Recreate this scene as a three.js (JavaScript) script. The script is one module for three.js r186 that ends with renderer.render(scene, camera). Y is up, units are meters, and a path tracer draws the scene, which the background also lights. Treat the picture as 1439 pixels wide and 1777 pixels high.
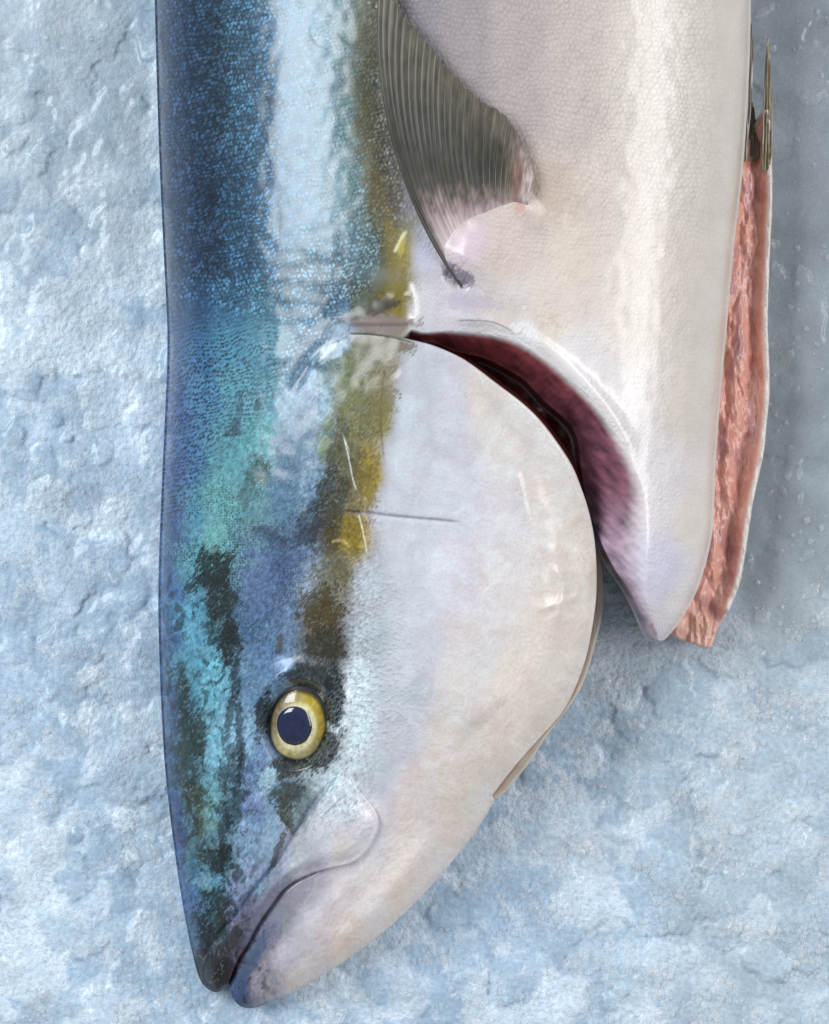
import * as THREE from 'three';
import { RectAreaLightUniformsLib } from 'three/addons/lights/RectAreaLightUniformsLib.js';
import { mergeGeometries } from 'three/addons/utils/BufferGeometryUtils.js';

// ---------------------------------------------------------------- camera, light, exposure
// Design unit: one pixel of the photograph = 0.25 mm at the level of the fish's widest outline (height 0).
const U = 0.00025, CX = 719.5, CY = 888.5, D = 5600;          // D: camera height in design units (1.4 m)
const scene = new THREE.Scene();
const camera = new THREE.PerspectiveCamera(2 * Math.atan(888.5 / D) * 180 / Math.PI, 829 / 1024, 0.05, 20);
camera.position.set(0, D * U, 0);
camera.up.set(0, 0, -1);
camera.lookAt(0, 0, 0);
const renderer = new THREE.WebGLRenderer({ antialias: true });
renderer.toneMapping = THREE.LinearToneMapping;
renderer.toneMappingExposure = 1.19;
renderer.shadowMap.enabled = true;
RectAreaLightUniformsLib.init();
scene.background = new THREE.Color().setRGB(0.245, 0.264, 0.285);
// two broad soft lights on either side of the display: the cool one on the back side, a weaker one on the belly side
function areaLight(x, y, z, w, h, color, intensity) {
  const l = new THREE.RectAreaLight(color, intensity, w, h);
  l.position.set(x, y, z); l.lookAt(0, 0, z); scene.add(l);
  return l;
}
areaLight(-1.35, 1.75, -0.95, 1.9, 0.92, new THREE.Color().setRGB(0.93, 0.98, 1.0), 9.2);
areaLight(1.75, 1.05, -0.35, 2.2, 0.6, new THREE.Color().setRGB(0.99, 0.99, 1.0), 5.8);

// ---------------------------------------------------------------- small maths
const clamp = (x, a = 0, b = 1) => x < a ? a : x > b ? b : x;
const mix = (a, b, t) => a + (b - a) * t;
const sst = (a, b, x) => { const t = clamp((x - a) / (b - a)); return t * t * (3 - 2 * t); };
let seed = 12345;
const rnd = () => { seed = (seed * 1664525 + 1013904223) >>> 0; return seed / 4294967296; };
const PERM = new Uint8Array(512), GX = new Float32Array(256), GY = new Float32Array(256), HV = new Float32Array(256);
{
  const p = [...Array(256).keys()];
  for (let i = 255; i > 0; i--) { const j = Math.floor(rnd() * (i + 1)); [p[i], p[j]] = [p[j], p[i]]; }
  for (let i = 0; i < 512; i++) PERM[i] = p[i & 255];
  for (let i = 0; i < 256; i++) { const a = rnd() * 6.2832; GX[i] = Math.cos(a); GY[i] = Math.sin(a); HV[i] = rnd(); }
}
function noise(x, y) {                                          // gradient noise, about -1..1
  const xi = Math.floor(x), yi = Math.floor(y), fx = x - xi, fy = y - yi, X = xi & 255, Y = yi & 255;
  const u = fx * fx * fx * (fx * (fx * 6 - 15) + 10), v = fy * fy * fy * (fy * (fy * 6 - 15) + 10);
  const a = PERM[PERM[X] + Y], b = PERM[PERM[X + 1] + Y], c = PERM[PERM[X] + Y + 1], d = PERM[PERM[X + 1] + Y + 1];
  const n0 = GX[a] * fx + GY[a] * fy, n1 = GX[b] * (fx - 1) + GY[b] * fy, n2 = GX[c] * fx + GY[c] * (fy - 1), n3 = GX[d] * (fx - 1) + GY[d] * (fy - 1);
  return 1.5 * mix(mix(n0, n1, u), mix(n2, n3, u), v);
}
const fbm = (x, y, o = 4) => { let s = 0, a = 0.5; for (let i = 0; i < o; i++) { s += a * noise(x, y); x = x * 2.03 + 17.1; y = y * 2.03 + 9.7; a *= 0.5; } return s; };
const hash = (i, j) => HV[PERM[(PERM[i & 255] + (j & 255)) & 511]];
const lin = (c) => { c = clamp(c / 255); return c <= 0.04045 ? c / 12.92 : Math.pow((c + 0.055) / 1.055, 2.4); };
const rgb = (r, g, b) => new THREE.Color().setRGB(lin(r), lin(g), lin(b));

// monotone piecewise curve through [key, value] pairs
function curve(pts) {
  const n = pts.length, m = [];
  for (let i = 0; i < n; i++) {
    const a = pts[Math.max(0, i - 1)], b = pts[Math.min(n - 1, i + 1)];
    m.push((b[1] - a[1]) / (b[0] - a[0]));
  }
  return (x) => {
    if (x <= pts[0][0]) return pts[0][1]; if (x >= pts[n - 1][0]) return pts[n - 1][1];
    let i = 0; while (pts[i + 1][0] < x) i++;
    const h = pts[i + 1][0] - pts[i][0], t = (x - pts[i][0]) / h, t2 = t * t, t3 = t2 * t;
    return (2 * t3 - 3 * t2 + 1) * pts[i][1] + (t3 - 2 * t2 + t) * h * m[i] + (-2 * t3 + 3 * t2) * pts[i + 1][1] + (t3 - t2) * h * m[i + 1];
  };
}
// Catmull-Rom through points, sampled about every STEP
function smooth(pts, step = 6, closed = false) {
  const out = [], n = pts.length, at = (i) => closed ? pts[(i + n) % n] : pts[clamp(i, 0, n - 1)];
  for (let i = 0; i < (closed ? n : n - 1); i++) {
    const [a, b, c, d] = [at(i - 1), at(i), at(i + 1), at(i + 2)], k = Math.max(1, Math.round(Math.hypot(c[0] - b[0], c[1] - b[1]) / step));
    for (let j = 0; j < k; j++) {
      const t = j / k, t2 = t * t, t3 = t2 * t;
      out.push([0, 1].map((q) => 0.5 * (2 * b[q] + (c[q] - a[q]) * t + (2 * a[q] - 5 * b[q] + 4 * c[q] - d[q]) * t2 + (3 * b[q] - a[q] - 3 * c[q] + d[q]) * t3)));
    }
  }
  if (!closed) out.push(pts[n - 1].slice());
  return out;
}
// nearest point of a polyline: [distance, share of the length]
function toLine(line, x, y) {
  let best = 1e18, at = 0;
  for (let i = 0; i + 1 < line.length; i++) {
    const ax = line[i][0], ay = line[i][1], dx = line[i + 1][0] - ax, dy = line[i + 1][1] - ay;
    const t = clamp(((x - ax) * dx + (y - ay) * dy) / (dx * dx + dy * dy + 1e-9)), ex = x - ax - t * dx, ey = y - ay - t * dy, d = ex * ex + ey * ey;
    if (d < best) { best = d; at = i + t; }
  }
  return [Math.sqrt(best), at / (line.length - 1)];
}
// signed distance to a closed polygon, negative inside
function signed(poly, x, y) {
  let best = 1e18, inside = false;
  for (let i = 0, j = poly.length - 1; i < poly.length; j = i++) {
    const ax = poly[j][0], ay = poly[j][1], bx = poly[i][0], by = poly[i][1], dx = bx - ax, dy = by - ay;
    const t = clamp(((x - ax) * dx + (y - ay) * dy) / (dx * dx + dy * dy + 1e-9)), ex = x - ax - t * dx, ey = y - ay - t * dy, d = ex * ex + ey * ey;
    if (d < best) best = d;
    if ((by > y) !== (ay > y) && x < (ax - bx) * (y - by) / (ay - by) + bx) inside = !inside;
  }
  return inside ? -Math.sqrt(best) : Math.sqrt(best);
}

// ---------------------------------------------------------------- the shape of the fish (plan coordinates x, y; height h)
const backLine = [[272, -270], [271, -100], [271, 0], [275, 150], [280, 300], [287, 450], [293, 577], [292, 650], [287, 760], [283, 850], [279, 950], [277, 1050], [279, 1150], [283, 1250], [288, 1330], [294, 1390], [301, 1450], [312, 1530], [322, 1590], [332, 1640], [343, 1685]];
const bellyLine = [[1302, -270], [1301, -100], [1300, 0], [1298, 100], [1292, 220], [1283, 330], [1271, 430], [1263, 520], [1258, 577], [1254, 620], [1247, 700], [1240, 800], [1237, 880], [1233, 930], [1222, 980], [1205, 1030], [1178, 1078], [1152, 1109]];
const swap = (pts) => pts.map(([a, b]) => [b, a]);
const Lx = curve([...swap(backLine), [1712, 356], [1748, 385]]);
const Rb = curve([...swap(bellyLine), [1115, 1144]]);
const Rv = curve([...swap(bellyLine).filter(([y]) => y < 600), [650, 1240], [720, 1205], [800, 1155], [900, 1105], [1000, 1078], [1100, 1056], [1200, 1018], [1300, 948], [1385, 870], [1450, 818], [1535, 748], [1610, 672], [1668, 596], [1715, 518], [1738, 466], [1750, 430]]);
const Hc = curve([[-300, 318], [0, 316], [300, 310], [577, 298], [800, 284], [1000, 256], [1150, 224], [1300, 184], [1450, 140], [1570, 108], [1660, 82], [1710, 60], [1735, 42], [1750, 28]]);
const profile = (t) => Math.pow(Math.max(0, 1 - Math.pow(Math.abs(t), 2.25)), 0.5);
const rowHeight = (x, y, R) => { const l = Lx(y), r = R(y), c = (l + r) / 2; return Hc(y) * profile((x - c) / ((r - l) / 2)); };

// photograph -> plan, for a point that lies at height h(x, y)
const toPlan = ([px, py], h) => {
  let x = px, y = py;
  for (let k = 0; k < 4; k++) { const f = (D - (typeof h === 'function' ? h(x, y) : h)) / D; x = CX + (px - CX) * f; y = CY + (py - CY) * f; }
  return [x, y];
};
const baseHead = (x, y) => rowHeight(x, y, Rv), baseTrunk = (x, y) => rowHeight(x, y, Rb);
const onHead = (pts) => pts.map((p) => toPlan(p, baseHead)), onTrunk = (pts) => pts.map((p) => toPlan(p, baseTrunk));

// lines of the fish, read off the photograph
const gillEdge = onHead(smooth([[607, 577], [645, 578], [687, 584], [715, 590], [753, 600], [795, 618], [822, 635], [864, 667], [906, 699], [937, 729], [967, 768], [993, 809], [1010, 851], [1022, 889], [1031, 934], [1035, 986], [1034, 1038], [1027, 1090], [1016, 1142], [997, 1194], [973, 1238], [934, 1282], [895, 1327], [854, 1380]], 6));
const collarRim = onTrunk(smooth([[716, 572], [739, 578], [781, 574], [843, 578], [895, 590], [947, 622], [993, 660], [1036, 705], [1066, 745], [1095, 793], [1118, 844], [1126, 902], [1124, 978], [1124, 1028], [1134, 1080], [1145, 1112]], 6));
const collarInner = onTrunk(smooth([[700, 592], [756, 592], [785, 604], [840, 616], [880, 635], [915, 657], [950, 694], [985, 724], [1005, 752], [1012, 790], [1016, 830], [1022, 867], [1043, 932], [1066, 982], [1093, 1024], [1112, 1062], [1131, 1105], [1144, 1113]], 6));
const mouthLine = onHead(smooth([[396, 1704], [402, 1690], [412, 1667], [431, 1636], [450, 1600], [473, 1567], [492, 1541], [520, 1522], [564, 1506], [604, 1494]], 6));
const EYE = toPlan([516, 1257], baseHead);

const bumps = [];                                               // [line, width, amount, only on trunk / head]
const ridge = (pts, w, a, on = 'head') => {
  const line = smooth(on === 'head' ? onHead(pts) : onTrunk(pts), 8), xs = line.map((p) => p[0]), ys = line.map((p) => p[1]);
  bumps.push({ line, w, a, on, x0: Math.min(...xs) - 3 * w, x1: Math.max(...xs) + 3 * w, y0: Math.min(...ys) - 3 * w, y1: Math.max(...ys) + 3 * w });
};
ridge([[600, 760], [612, 800], [622, 850], [624, 888]], 4, 2.2);
ridge([[624, 892], [632, 930], [640, 965]], 4, 2.4);
ridge([[600, 888], [640, 890], [700, 898], [790, 905]], 4, -2.2);
ridge([[870, 740], [890, 800], [905, 860], [918, 920]], 7, 2.6);
ridge([[850, 700], [880, 760], [890, 830]], 12, -3);
ridge([[690, 640], [740, 700], [770, 800]], 34, 3);
ridge([[700, 600], [780, 650], [870, 730], [950, 830], [990, 950], [990, 1080], [950, 1190], [860, 1290]], 26, -5);
ridge([[962, 980], [978, 1020], [966, 1080]], 6, 2);
ridge([[930, 1060], [985, 1040], [1012, 1030]], 7, 2.4);
ridge([[330, 1240], [360, 1350], [385, 1450], [390, 1540]], 26, 5);
ridge([[440, 1200], [425, 1300], [412, 1400], [398, 1500], [385, 1580]], 12, -7);
ridge([[595, 1180], [602, 1235], [585, 1290], [545, 1330]], 11, 8);
ridge([[446, 1230], [452, 1200], [480, 1175], [520, 1160]], 11, 7);
ridge([[452, 1370], [470, 1430], [455, 1500]], 24, 6);
ridge([[575, 1352], [540, 1400], [515, 1445], [480, 1500], [440, 1550], [410, 1592], [374, 1630], [354, 1660]], 7, -8);
ridge([[640, 1475], [605, 1505], [560, 1547], [500, 1615], [472, 1660]], 16, -4);
ridge([[590, 1550], [520, 1630], [460, 1700]], 34, 5);
ridge([[660, 1420], [700, 1470], [640, 1560], [560, 1650]], 26, -4);
ridge([[760, 1440], [660, 1560], [560, 1650]], 22, 6);
ridge([[700, 1150], [780, 1200], [840, 1260]], 60, 7);
ridge([[655, 1060], [700, 1120], [690, 1220]], 40, 5);
ridge([[607, 577], [560, 600], [530, 640], [500, 690]], 10, -3);
ridge([[590, 590], [560, 615], [545, 640]], 16, 2.5);
ridge([[330, 700], [360, 640], [420, 610], [520, 600]], 40, 4);
// trunk
ridge([[925, 330], [880, 380], [840, 420], [795, 480]], 48, 15, 'trunk');
ridge([[770, 470], [790, 494], [815, 492]], 9, -8, 'trunk');
ridge([[712, 500], [722, 540], [716, 566]], 11, 3.5, 'trunk');
ridge([[690, 400], [700, 440], [706, 490]], 20, 2, 'trunk');
ridge([[560, 556], [600, 540], [650, 516], [690, 505]], 18, -3.5, 'trunk');
ridge([[740, 556], [800, 552], [860, 560], [920, 585], [980, 630], [1030, 680], [1075, 738], [1110, 800]], 13, 8, 'trunk');
ridge([[655, 60], [660, 180], [690, 280], [740, 400]], 24, -4, 'trunk');
function lumps(x, y, on) {
  let s = 0;
  for (const b of bumps) {
    if (b.on !== on || x < b.x0 || x > b.x1 || y < b.y0 || y > b.y1) continue;
    const [d, t] = toLine(b.line, x, y), ends = sst(0, 0.22, t) * sst(1, 0.78, t);
    s += b.a * ends * Math.exp(-d * d / (b.w * b.w));
  }
  return s;
}
const edgeFade = (x, y, R) => { const d = Math.min(x - Lx(y), R(y) - x); return sst(0, 60, d); };
const wobble = (x, y) => 2.4 * fbm(x / 140, y / 200, 2) + 0.55 * noise(x / 22, y / 26);
function headHeight(x, y) {
  let h = baseHead(x, y), e = edgeFade(x, y, Rv);
  const seam = sst(577, 640, y);
  h += e * (wobble(x, y) + seam * lumps(x, y, 'head'));
  // socket of the eye
  const ex = x - EYE[0], ey = y - EYE[1], q = Math.hypot(ex * 0.97 + ey * 0.22, (ey * 0.97 - ex * 0.22) * 0.74) / 60;
  h -= 34 * (1 - sst(0.7, 1.0, q));
  h += 5 * Math.exp(-Math.pow((q - 1.25) / 0.2, 2));
  // the free edge of the gill cover stands a little off the body
  if (x > 560 && y < 1400) {
    const [d, t] = toLine(gillEdge, x, y);
    h += 13 * sst(0, 0.1, t) * (1 - sst(0.86, 1, t)) * (1 - sst(10, 170, d));
  }
  // lower lip below, upper lip above the mouth
  if (y > 1440 && x < 680) {
    const [d, t] = toLine(mouthLine, x, y);
    h -= 7 * (1 - sst(0.7, 1, t)) * Math.exp(-d * d / 50);
  }
  return h;
}
function trunkHeight(x, y) {
  let h = baseTrunk(x, y);
  h += edgeFade(x, y, Rb) * (wobble(x, y) + (1 - 0.999 * sst(560, 577, y) * sst(640, 600, x)) * lumps(x, y, 'trunk'));
  if (x > 640 && y > 540) {                                     // the collar falls away into the gill opening
    const s = wallShare(x, y);
    if (s < 1) h -= mix(120, 26, sst(760, 1080, y)) * Math.pow(1 - s, 1.7);
  }
  if (x < 730 && y > 577) h -= 4 * sst(577, 583, y) * sst(730, 700, x);
  return h;
}
const wallPoly = [...collarInner, ...collarRim.slice().reverse()];
function wallShare(x, y) {                                      // 0 at the inner edge of the opening's wall, 1 at its rim and beyond
  if (x < 690 || y < 545 || y > 1120 || x > 1160) return 1;
  if (signed(wallPoly, x, y) > 0) return toLine(collarInner, x, y)[0] < 3 ? 0 : 1;
  const [d] = toLine(collarInner, x, y), [r] = toLine(collarRim, x, y);
  return d / (d + r + 1e-6);
}

// ---------------------------------------------------------------- a shell over an outline: top surface on a snapped grid, rounded rim, skirt
const toWorld = (x, y, h) => [(x - CX) * U, h * U, (y - CY) * U];
const TX0 = 250, TY0 = -262, TW = 1104, TH = 2032;              // plan window of the skin textures
function shell({ poly, cell = 2.5, r = 4, height, rings, keep, tint, seamAt, regions }) {
  const xs = poly.map((p) => p[0]), ys = poly.map((p) => p[1]);
  const i0 = Math.floor(Math.min(...xs) / cell) - 1, i1 = Math.ceil(Math.max(...xs) / cell) + 1;
  const j0 = Math.floor((Math.min(...ys) - 577) / cell) - 1, j1 = Math.ceil((Math.max(...ys) - 577) / cell) + 1, W = i1 - i0 + 1, N = W * (j1 - j0 + 1);
  const X = new Float32Array(N), Y = new Float32Array(N), S = new Float32Array(N);
  // distances: exact near the outline, skipped over where far
  for (let j = j0; j <= j1; j++) {
    let skip = 0, last = 0;
    for (let i = i0; i <= i1; i++) {
      const k = (j - j0) * W + i - i0, x = X[k] = i * cell, y = Y[k] = 577 + j * cell;
      if (skip > 0) { last += last > 0 ? -cell : cell; skip--; S[k] = last; continue; }
      S[k] = last = signed(poly, x, y) + r;
      skip = Math.floor((Math.abs(last) - 4 * cell) / cell);
      if (last > 0 && skip > 0) { for (; skip > 0 && i < i1; skip--) { i++; const k2 = (j - j0) * W + i - i0; X[k2] = i * cell; Y[k2] = y; S[k2] = 1e3; } skip = 0; }
      else if (skip > 0) last = -Math.abs(last);
    }
  }
  const grad = (x, y) => { const e = 0.6, gx = signed(poly, x + e, y) - signed(poly, x - e, y), gy = signed(poly, x, y + e) - signed(poly, x, y - e), l = Math.hypot(gx, gy) || 1; return [gx / l, gy / l]; };
  const project = (k) => { for (let q = 0; q < 2; q++) { const d = signed(poly, X[k], Y[k]) + r, g = grad(X[k], Y[k]); X[k] -= g[0] * d; Y[k] -= g[1] * d; } S[k] = 0; };
  for (let k = 0; k < N; k++) if (Math.abs(S[k]) < 0.5 * cell) project(k);
  let tri = [];
  const add = (a, b, c) => { if (S[a] <= 0 && S[b] <= 0 && S[c] <= 0 && (!keep || keep((X[a] + X[b] + X[c]) / 3, (Y[a] + Y[b] + Y[c]) / 3))) tri.push(a, b, c); };
  for (let j = 0; j < j1 - j0; j++) for (let i = 0; i < W - 1; i++) {
    const a = j * W + i, b = a + 1, c = a + W, d = c + 1;
    if ((i + j) & 1) { add(a, c, b); add(b, c, d); } else { add(a, c, d); add(a, d, b); }
  }
  // rim: edges that belong to one triangle
  const edges = new Map();
  for (let t = 0; t < tri.length; t += 3) for (let e = 0; e < 3; e++) {
    const a = tri[t + e], b = tri[t + (e + 1) % 3], key = a < b ? a * N + b : b * N + a;
    if (edges.has(key)) edges.set(key, null); else edges.set(key, [a, b]);
  }
  const rim = [...edges.values()].filter((e) => e && (S[e[0]] > -1.6 * cell) && (S[e[1]] > -1.6 * cell) && !(seamAt && seamAt(X[e[0]], Y[e[0]]) && seamAt(X[e[1]], Y[e[1]])));
  const onRim = new Set(rim.flat());
  for (const k of onRim) if (!(seamAt && seamAt(X[k], Y[k]))) project(k);
  // compact
  const id = new Int32Array(N).fill(-1), P = [], Q = [], C = [];
  const put = (x, y, h, part) => { P.push(...toWorld(x, y, h)); Q.push((x - TX0) / TW, (y - TY0) / TH); if (tint) { const c = tint(x, y, h, part); C.push(lin(c[0]), lin(c[1]), lin(c[2])); } return P.length / 3 - 1; };
  const use = (k) => id[k] >= 0 ? id[k] : (id[k] = put(X[k], Y[k], height(X[k], Y[k]), 0));
  const index = tri.map(use), region = [];
  if (regions) for (let t = 0; t < tri.length; t += 3) region.push(regions((X[tri[t]] + X[tri[t + 1]] + X[tri[t + 2]]) / 3, (Y[tri[t]] + Y[tri[t + 1]] + Y[tri[t + 2]]) / 3));
  const ringOf = new Map();
  for (const k of onRim) {
    const g = grad(X[k], Y[k]), h = height(X[k], Y[k]), list = rings(X[k], Y[k], r);
    ringOf.set(k, [id[k], ...list.map(([o, d], n) => put(X[k] + g[0] * o, Y[k] + g[1] * o, h + d, n + 1))]);
  }
  for (const [a, b] of rim) {
    const A = ringOf.get(a), B = ringOf.get(b), reg = regions ? regions((X[a] + X[b]) / 2, (Y[a] + Y[b]) / 2) : 0;
    for (let n = 0; n + 1 < A.length; n++) { index.push(A[n], A[n + 1], B[n], B[n], A[n + 1], B[n + 1]); region.push(reg, reg); }
  }
  const g = new THREE.BufferGeometry();
  g.setAttribute('position', new THREE.Float32BufferAttribute(P, 3));
  g.setAttribute('uv', new THREE.Float32BufferAttribute(Q, 2));
  if (tint) g.setAttribute('color', new THREE.Float32BufferAttribute(C, 3));
  g.setIndex(index);
  g.computeVertexNormals();
  if (seamAt) {                                                 // the nape: both shells take the normal of the common surface
    const nrm = g.attributes.normal, v = new THREE.Vector3();
    for (let k = 0; k < N; k++) if (id[k] >= 0 && seamAt(X[k], Y[k]) && !onRim.has(k)) {
      const x = X[k], y = Y[k], f = (a, b) => baseTrunk(a, b) + edgeFade(a, b, Rb) * wobble(a, b);
      v.set(-(f(x + 1, y) - f(x - 1, y)) / 2, 1, -(f(x, y + 1) - f(x, y - 1)) / 2).normalize();
      nrm.setXYZ(id[k], v.x, v.y, v.z);
    }
  }
  if (!regions) return g;
  const out = {};                                               // the same vertices, split into parts that meet without a gap
  for (let t = 0; t < region.length; t++) (out[region[t]] ??= []).push(index[3 * t], index[3 * t + 1], index[3 * t + 2]);
  for (const name in out) {
    const part = new THREE.BufferGeometry(), map = new Map(), idx = [], src = [];
    for (const v of out[name]) { if (!map.has(v)) { map.set(v, src.length); src.push(v); } idx.push(map.get(v)); }
    for (const key of Object.keys(g.attributes)) {
      const a = g.attributes[key], n = a.itemSize, arr = new Float32Array(src.length * n);
      src.forEach((v, i) => { for (let c = 0; c < n; c++) arr[i * n + c] = a.array[v * n + c]; });
      part.setAttribute(key, new THREE.BufferAttribute(arr, n));
    }
    part.setIndex(idx);
    out[name] = part;
  }
  return out;
}
const lip = (r, deep, back) => [[0.6 * r, -0.25 * r], [r, -r], [0.7 * r, -1.7 * r], [0, -2 * r], [-0.4 * back, -2 * r - 0.4 * deep], [-back, -2 * r - deep]];
const belly = (r) => [[0.7 * r, -0.5 * r], [r, -2 * r], [r - 1, -26], [-8, -70], [-40, -130], [-110, -190]];

// ---------------------------------------------------------------- skin: colour and relief painted in plan coordinates
// colours of the skin at places of the photograph (the blue cast of the light is in them)
const spots = [];
const row = (y, list) => { for (const [x, r, g, b] of list) spots.push([x, y, r, g, b]); };
const trunkRow = [[262, 58, 80, 118], [300, 54, 78, 118], [335, 50, 78, 112], [370, 42, 68, 92], [420, 72, 114, 148], [460, 78, 122, 160], [510, 112, 148, 178], [560, 124, 158, 182], [600, 118, 146, 158], [628, 100, 102, 84], [660, 118, 112, 102], [720, 142, 134, 140], [800, 154, 145, 147], [900, 172, 161, 158], [1000, 188, 177, 172], [1100, 206, 196, 187], [1200, 213, 204, 195], [1300, 212, 202, 192]];
for (const y of [-250, -80, 60, 200]) row(y, trunkRow);
row(330, [[275, 58, 82, 120], [310, 50, 74, 116], [360, 36, 58, 88], [400, 52, 92, 128], [450, 78, 122, 162], [520, 112, 148, 178], [580, 124, 158, 178], [620, 114, 142, 148], [650, 100, 98, 76], [680, 128, 120, 112], [720, 152, 146, 156], [800, 175, 160, 158], [920, 196, 180, 170], [1040, 206, 194, 184], [1160, 212, 203, 194], [1280, 212, 202, 192]]);
row(440, [[285, 60, 84, 122], [320, 52, 80, 122], [370, 40, 66, 96], [420, 62, 104, 142], [480, 84, 132, 170], [540, 104, 146, 176], [600, 118, 150, 170], [640, 112, 138, 146], [672, 100, 98, 72], [700, 140, 130, 80], [735, 186, 184, 200], [800, 204, 188, 190], [880, 208, 192, 182], [1000, 210, 196, 184], [1140, 214, 203, 193], [1270, 214, 204, 194]]);
row(530, [[288, 60, 88, 132], [340, 62, 104, 150], [400, 76, 124, 162], [470, 88, 140, 172], [530, 100, 146, 178], [580, 112, 146, 176], [630, 96, 104, 92], [660, 92, 84, 50], [690, 124, 110, 36], [730, 200, 196, 202], [800, 196, 190, 196], [880, 204, 196, 194], [960, 212, 200, 188], [1100, 216, 205, 195], [1260, 214, 205, 195]]);
for (const [x, y, r, g, b] of [[900, 580, 222, 218, 220], [1000, 640, 220, 214, 214], [1080, 720, 222, 214, 212], [1200, 700, 216, 206, 196], [1150, 850, 222, 214, 216], [1210, 900, 222, 213, 204], [1150, 1000, 212, 208, 224], [1180, 1050, 222, 214, 208], [1142, 1105, 214, 204, 204],
  [300, 600, 60, 96, 148], [340, 620, 66, 116, 164], [400, 600, 88, 148, 184], [460, 590, 100, 160, 188], [540, 590, 124, 156, 186], [590, 590, 150, 172, 196], [650, 570, 150, 138, 132],
  [300, 700, 58, 92, 150], [350, 690, 84, 140, 182], [410, 680, 104, 176, 192], [470, 680, 112, 176, 192], [530, 660, 138, 172, 200], [575, 640, 110, 132, 130],
  [300, 800, 62, 100, 156], [340, 800, 82, 132, 178], [400, 780, 106, 182, 188], [450, 760, 108, 184, 184], [500, 760, 96, 136, 168], [545, 750, 136, 162, 178],
  [296, 900, 58, 92, 142], [340, 890, 92, 156, 178], [380, 860, 120, 192, 186], [430, 870, 96, 150, 156], [490, 860, 92, 136, 164], [540, 840, 128, 158, 182],
  [290, 1000, 60, 96, 146], [330, 980, 92, 156, 170], [370, 950, 110, 182, 180], [440, 960, 100, 142, 160], [470, 1000, 76, 102, 144], [520, 960, 96, 122, 156], [540, 1010, 150, 170, 186],
  [288, 1100, 52, 86, 130], [330, 1090, 92, 164, 190], [380, 1080, 70, 110, 120], [440, 1070, 80, 116, 150], [490, 1060, 108, 138, 170],
  [286, 1200, 46, 76, 118], [330, 1180, 84, 150, 172], [370, 1180, 112, 184, 200], [430, 1170, 108, 146, 176], [450, 1130, 98, 134, 170],
  [292, 1300, 46, 74, 116], [330, 1300, 70, 116, 126], [380, 1290, 124, 190, 208], [420, 1290, 150, 192, 216], [440, 1330, 110, 144, 180],
  [300, 1400, 48, 78, 124], [330, 1390, 84, 120, 126], [365, 1390, 112, 168, 176], [400, 1400, 90, 134, 150], [435, 1400, 124, 152, 190], [470, 1380, 126, 158, 180], [520, 1390, 112, 132, 140],
  [312, 1470, 54, 90, 140], [345, 1470, 86, 122, 128], [385, 1480, 90, 132, 140], [430, 1450, 136, 170, 196], [465, 1450, 148, 178, 200], [440, 1520, 142, 166, 192], [410, 1570, 128, 142, 172],
  [325, 1560, 66, 106, 150], [365, 1540, 92, 146, 168], [340, 1620, 62, 96, 126], [375, 1600, 62, 92, 104], [350, 1680, 46, 56, 70], [375, 1690, 52, 52, 54], [400, 1640, 84, 84, 94], [430, 1590, 104, 106, 126],
  [610, 640, 118, 124, 98], [640, 640, 128, 124, 88], [670, 620, 140, 132, 118], [620, 720, 118, 116, 68], [660, 720, 134, 122, 72], [600, 800, 98, 96, 68], [640, 820, 148, 128, 48], [610, 930, 152, 128, 36], [560, 900, 84, 92, 92], [590, 1000, 112, 108, 88], [560, 1060, 100, 90, 58], [575, 1120, 76, 74, 66],
  [720, 640, 176, 178, 200], [710, 720, 188, 194, 220], [700, 800, 190, 194, 220], [680, 880, 188, 192, 218], [780, 720, 190, 188, 200], [840, 700, 200, 190, 184], [880, 780, 206, 200, 196], [780, 860, 196, 196, 218], [880, 880, 208, 203, 206], [950, 880, 214, 206, 200], [1000, 980, 216, 206, 196], [700, 960, 190, 194, 212], [640, 1020, 174, 180, 192], [780, 1000, 206, 203, 212], [880, 1000, 212, 205, 204], [960, 1080, 216, 205, 194], [640, 1100, 172, 180, 196], [720, 1090, 192, 193, 204], [820, 1110, 208, 202, 202], [620, 1180, 196, 208, 228], [700, 1180, 190, 194, 210], [800, 1200, 210, 203, 200], [900, 1200, 218, 207, 196], [610, 1280, 206, 220, 238], [680, 1280, 190, 192, 206], [780, 1300, 214, 203, 197], [880, 1290, 222, 210, 199], [640, 1340, 182, 188, 204], [720, 1380, 210, 198, 194], [800, 1380, 220, 208, 198], [570, 1340, 190, 206, 226],
  [600, 1380, 196, 204, 224], [640, 1420, 210, 204, 208], [560, 1440, 196, 200, 218], [520, 1480, 172, 176, 196], [590, 1470, 204, 195, 194], [540, 1520, 168, 164, 180], [480, 1560, 132, 134, 150], [540, 1550, 172, 166, 174], [600, 1520, 206, 198, 200], [470, 1620, 122, 126, 146], [430, 1680, 84, 94, 118], [412, 1720, 72, 88, 122], [450, 1700, 160, 156, 164], [500, 1660, 186, 182, 192], [560, 1600, 204, 197, 200], [640, 1540, 220, 211, 209], [720, 1470, 220, 209, 203], [600, 1640, 220, 206, 194], [520, 1700, 214, 202, 194], [700, 1560, 222, 209, 197], [820, 1440, 220, 207, 196]]) spots.push([x, y, r, g, b]);
const LW = 141, LH = 258, LC = 8, low = new Float32Array(LW * LH * 3);   // coarse colour field every 8 units over the photograph
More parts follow.
